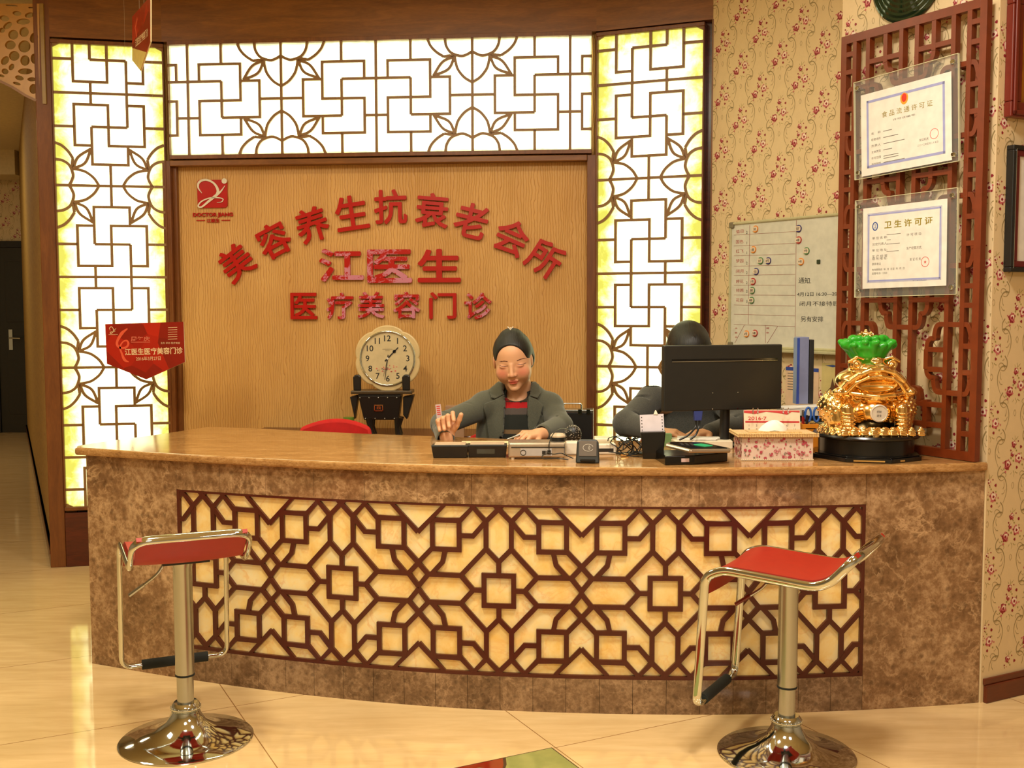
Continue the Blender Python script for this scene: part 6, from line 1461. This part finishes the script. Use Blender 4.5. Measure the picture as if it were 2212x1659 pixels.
p = cr(944, 1015); put_text(b, '4月12日 16:30—20:', p[0], p[1], .225, .0175, y=-.0127, left=True); p = cr(972, 1120); put_text(b, '闭月不接待顾客', p[0], p[1], .255, .021, y=-.0127, left=True)
p = cr(985, 1290); put_text(b, '另有安排', p[0], p[1], .125, .024, y=-.0127, left=True); b.build('black_writing', M['text_black'], WB)
mw = plain('magnet_white', (226, 206, 180), .4); cols = {'orange': (226, 140, 50), 'blue': (60, 50, 110), 'green': (90, 130, 80), 'red': (176, 40, 36)}
MG = [(478, 285, 'orange', '法', 'orange-rimmed magnet in the top row of the board'), (962, 280, 'blue', '值班', 'dark blue-rimmed magnet at the top beside the long vertical line'), (962, 408, 'red', '4楼', 'red-rimmed magnet just under the top blue one, right of the line'), (455, 515, 'orange', '1室', 'orange-rimmed magnet in the third row of the board'), (1050, 530, 'green', '7号', 'green-rimmed magnet in the open right part of the board'),
      (535, 640, 'green', '全班', 'green-rimmed magnet, left of the pair in the fourth row'), (622, 640, 'blue', '8号', 'blue-rimmed magnet, right of the pair in the fourth row'), (988, 650, 'orange', '9号', 'orange-rimmed magnet right of the long line, lowest of four'), (485, 760, 'blue', '位', 'blue-rimmed magnet in the fifth row of the board'), (450, 872, 'red', '5号', 'red-rimmed magnet in the sixth row of the board'),
      (442, 972, 'green', '居', 'green-rimmed magnet in the seventh row, above another green one'), (435, 1082, 'green', '柳', 'green-rimmed magnet in the eighth row, lowest of the left column'), (378, 1458, 'orange', '6号', 'orange-rimmed magnet in the bottom row of the board'), (472, 1450, 'red', '3楼', 'red-rimmed magnet in the bottom row of the board'), (945, 1550, 'red', '1号', 'red-rimmed magnet half hidden by the blue-grey folder')]
for (xx, yy, cn, tx, lab) in MG:
    p = cr(xx, yy); t = thing('round_magnet', lab, 'magnet', FA @ Matrix.Translation((p[0], -.012, p[1])), 'round magnets on the duty board'); rr_ = .0165
    b = MB(); b.lathe([(0, 0), (rr_, 0), (rr_, .004), (rr_*.9, .006), (0, .0065)], 24, M=Matrix.Rotation(R(90), 4, 'X')); b.build('magnet_disc', plain(cn+'_magnet', cols[cn], .35), t, smooth=True, ang=40)
    b = MB(); r2 = rr_*.92; pts = [(r2*math.cos(R(a)), max(-r2*.62, min(r2*.72, r2*math.sin(R(a))))) for a in range(0, 360, 15)]; b.prism(pts, -.0072, -.0060); b.build('white_band', mw, t)
    b = MB(); put_text(b, tx, 0, 0, rr_*1.2, rr_*.75, y=-.0074, offset=.015); b.build('magnet_text', M['text_black'], t)
p = cr(1186, 650); t = thing('square_magnet', 'tiny dark green square magnet alone on the right of the duty board', 'magnet', FA @ Matrix.Translation((p[0], -.012, p[1]))); b = MB(); b.box(-.009, .009, -.006, 0, -.009, .009); b.build('magnet_block', plain('dark_green_magnet', (44, 56, 30), .4), t, bevel=.002)
# notices under the board
for (pa, pb_2, ya, yb, lab, strip) in ((1697, 1768, 792, 905, 'printed notice with a blue header under the duty board', 1), (1775, 1812, 784, 850, 'cream notice with a dark drawing beside the carved screen', 0)):
    a = inframe(FA, pa, (ya+yb)/2, -.002); c = inframe(FA, pb_2, (ya+yb)/2, -.002); zt_ = inframe(FA, pa, ya, -.002)[1]; zb_2 = inframe(FA, pa, yb, -.002)[1]; t = thing('wall_notice', lab, 'notice', FA @ Matrix.Translation((a[0], 0, zb_2)), 'notices under the duty board'); w_ = c[0]-a[0]; h = zt_-zb_2
    b = MB(); b.box(0, w_, -.003, -.0008, 0, h); sh_ = b.build('notice_sheet', plain('cream_notice', (220, 186, 150) if strip else (206, 186, 120), .6), t)
    b = MB()
    if strip: b.box(0, w_, -.0036, -.003, h-.016, h); b.build('blue_header', plain('notice_blue', (44, 70, 150), .5), sh_); b = MB(); [b.box(.012, w_*.8, -.0036, -.003, h-.03-.012*k, h-.027-.012*k) for k in range(7)]; b.build('printed_lines', gry, sh_)
    else: b.prism([(.02, h-.01), (.06, h-.006), (.1, h-.01), (.06, h-.016)], -.0036, -.003); b.build('blue_fish', plain('notice_blue_b', (44, 70, 130), .5), sh_); b = MB(); b.prism([(.03, .01), (.05, .03), (.06, .07), (.07, .04), (.1, .02), (.08, .008)], -.0036, -.003); b.build('dark_drawing', plain('brown_drawing', (96, 60, 34), .6), sh_)

# ================================================================ hanging pennants
pr = x = N('red_faceted_print'); vo = x.t.nodes.new('ShaderNodeTexVoronoi'); vo.inputs['Scale'].default_value = 9; x.l(x.mapping((1, 1, 1)), vo.inputs['Vector'])
x.col(x.mix(x.noise(x.mapping(), 6, 2), x.ramp(x.sep(vo.outputs['Color'])[0], [(.0, lin((96, 26, 8))), (.5, lin((170, 30, 10))), (1, lin((206, 44, 20)))]), lin((160, 30, 14)))); M['pennant'] = x.set(.25)
cream = plain('cream_ink', (232, 200, 150), .5)
def pennant(label, F, pts, texts, strings, pale=None):
    t = thing('hanging_pennant', label, 'hanging sign', F, 'red pennants hung from the ceiling'); b = MB(); b.prism(pts, -.0, .005, 0); b.build('foam_board', plain('white_foam_edge', (232, 214, 170), .5), t)
    b = MB(); b.prism([(p[0]*.997+pts[0][0]*.003, p[1]) for p in pts], -.0008, .0, 0); pf = b.build('printed_face', M['pennant'], t)
    texts(pf)
    if pale: b = MB(); b.prism(pale, -.0014, -.0008); b.build('backlit_tip', plain('pale_backlit_tone', (226, 200, 110), .5), pf)  # back light on the pennant's lower end, put into its colour
    for (u, z) in strings: b = MB(); b.tube([(u, .002, z), (u+.01, .002, CEIL-.002)], .00022, 5); b.build('nylon_string', plain('nylon', (220, 210, 190), .3), t)
FP = frame(at(227, 740, 5.34).x, 5.34, 0); pf_ = lambda px, py: inframe(FP, px, py)
pts = [pf_(*q) for q in ((227, 700), (231, 786), (316, 819.5), (400, 782), (397, 695))]
def tx1(pf):
    c3 = lambda x, y: pf_(200+x/10.055, 680+y/10.055); b = MB()
    a, c = c3(700, 800), c3(1960, 780); put_text(b, '江医生医疗美容门诊', (a[0]+c[0])/2, (a[1]+c[1])/2, c[0]-a[0], .0145*2.35, y=-.0012, rot=1.5, offset=.02); a, c = c3(945, 950), c3(1480, 945); put_text(b, '2016年3月27日', (a[0]+c[0])/2, (a[1]+c[1])/2, c[0]-a[0], .020, y=-.0012, rot=1.5)
    for k in range(6): a, c = c3(1640, 280+50*k), c3(1840, 272+50*k); b.bar([a, c], .0020, -.0014, -.0008)
    a, c = c3(1480, 620), c3(1900, 605); put_text(b, '主办 承办 医疗美容', (a[0]+c[0])/2, (a[1]+c[1])/2, c[0]-a[0], .010, y=-.0012); b.build('cream_lettering', cream, pf)
    b = MB(); W6 = lambda pts_, ws: swirl(b, pts_, ws, -.0020, -.0009, 0, q=lambda X_, Y_: c3(X_, Y_))
    W6([(760, 300), (640, 400), (545, 560), (540, 660), (620, 720), (740, 700), (780, 620), (740, 560), (660, 590), (600, 700), (640, 850), (700, 980), (790, 1025)], [.006, .016, .012, .012, .010, .010, .010, .008, .006, .008, .010, .014, .003])
    b.build('ribbon_six', plain('coral_ribbon', (226, 92, 60), .3), pf)
    b = MB(); swirl(b, [(385, 340), (370, 290), (410, 260), (450, 300), (455, 340)], [.001, .003, .003, .003, .003], -.002, -.0009, q=lambda X_, Y_: c3(X_, Y_)); swirl(b, [(515, 290), (470, 340), (430, 390), (385, 400), (400, 370), (470, 365), (500, 350)], [.001, .003, .003, .003, .002, .002, .001], -.002, -.0009, q=lambda X_, Y_: c3(X_, Y_))
    a, c = c3(350, 432), c3(550, 428); b.bar([a, c], .002, -.0014, -.0008); b.build('small_emblem', cream, pf)
    b = MB(); a, c = c3(830, 480), c3(1250, 600); b.box(a[0], c[0], -.0012, -.0008, c[1], c[1]+.003); put_text(b, '周年庆', (a[0]+c[0])/2, (a[1]+c[1])/2+.004, c[0]-a[0], .024, y=-.0012, offset=.02); b.build('pink_lettering', plain('salmon_print', (214, 110, 84), .4), pf)
pennant('red five-sided pennant with white Chinese lettering hanging over the left light box', FP, pts, tx1, [pf_(282, 706), pf_(339, 703)])
FQ = frame(-1.745, 5.0, -58.6); pq = lambda px, py: inframe(FQ, px, py)
pts = [pq(*q) for q in ((286, 36), (286, 130), (304, 153), (325, 90), (325, -8))]
def tx2(pf):
    b = MB(); a = pq(293, 97); c = pq(320, 66)
    put_text(b, '江医生医疗美容门诊', (a[0]+c[0])/2, (a[1]+c[1])/2, abs(c[0]-a[0]), .035, y=-.0012, rot=0, offset=.02); b.build('cream_lettering', cream, pf)
    b = MB(); b.bar([pq(296, 80), pq(293, 60), pq(297, 40)], .012, -.0014, -.0008); b.build('ribbon_six', plain('coral_ribbon_b', (226, 92, 60), .3), pf)
pennant('red pennant seen almost edge-on, hanging at the top left in front of the wood band', FQ, pts, tx2, [pq(300, 20), pq(310, 12)], [pq(287, 104), pq(287, 130), pq(304, 152), pq(317, 113)])

# ================================================================ carved corner panel at the corridor opening
FG = frame(-2.42, 5.60, 0); gp = lambda x, y: inframe(FG, x/3.95, y/3.95)
outl = [gp(*q) for q in ((-340, 35), (343, 35), (343, 872), (318, 862), (220, 815), (110, 745), (0, 692), (-170, 640), (-340, 620))]
H_ = [(215, 400, 52, 52, 0), (120, 300, 43, 42, 0), (212, 277, 40, 42, 0), (95, 387, 46, 38, 0), (128, 480, 45, 42, 0), (220, 520, 40, 45, 0), (296, 325, 34, 46, 20), (300, 505, 32, 44, -10), (205, 188, 58, 26, 0), (258, 132, 40, 22, -10), (152, 118, 38, 20, 10), (45, 160, 42, 24, 15), (72, 222, 42, 26, -35), (25, 262, 24, 22, 0), (50, 520, 30, 42, 40), (105, 575, 22, 30, 30), (222, 612, 62, 26, 0), (50, 612, 30, 24, 20), (172, 668, 38, 20, 15), (278, 680, 38, 18, 0), (150, 716, 34, 12, 15), (20, 650, 26, 11, 15), (105, 52, 52, 7, 5), (285, 72, 38, 8, 5), (312, 232, 10, 18, 0), (292, 762, 36, 42, 0), (-30, 350, 34, 50, 0), (-80, 250, 40, 34, 20), (-90, 460, 40, 36, 0), (-160, 350, 46, 46, 0), (-230, 250, 36, 38, 0), (-240, 440, 38, 40, 0), (-60, 130, 40, 26, 0), (-180, 140, 46, 26, 0), (-110, 570, 40, 26, 0), (-220, 550, 40, 24, 0), (-20, 560, 22, 24, 0)]
holes = []
for (cx_, cy_, rx_, ry_, an) in H_:
    ring = []
    for k in range(20):
        a = 2*math.pi*k/20; ex, ey = rx_*math.cos(a), ry_*math.sin(a); ca, sa = math.cos(R(an)), math.sin(R(an)); ring.append(gp(cx_+ex*ca-ey*sa, cy_+ex*sa+ey*ca))
    holes.append(ring)
t = thing('carved_corner_panel', 'golden fretwork corner panel with flower cut-outs at the corridor opening', 'panel', FG)
plate('fretwork_plate', outl, holes, .018, plain('golden_lacquer', (190, 138, 60), .35), t)
b = MB(); b.bar([outl[i] for i in range(3, 9)], .012, -.014, .012); b.build('arched_edging', plain('dark_gold_edge', (140, 92, 34), .4), t)
b = MB(); b.box(outl[1][0]+.001, outl[1][0]+.019, -.012, .03, outl[2][1]-.01, outl[1][1]); b.build('side_strip', plain('olive_gold_strip', (150, 116, 40), .4), t)
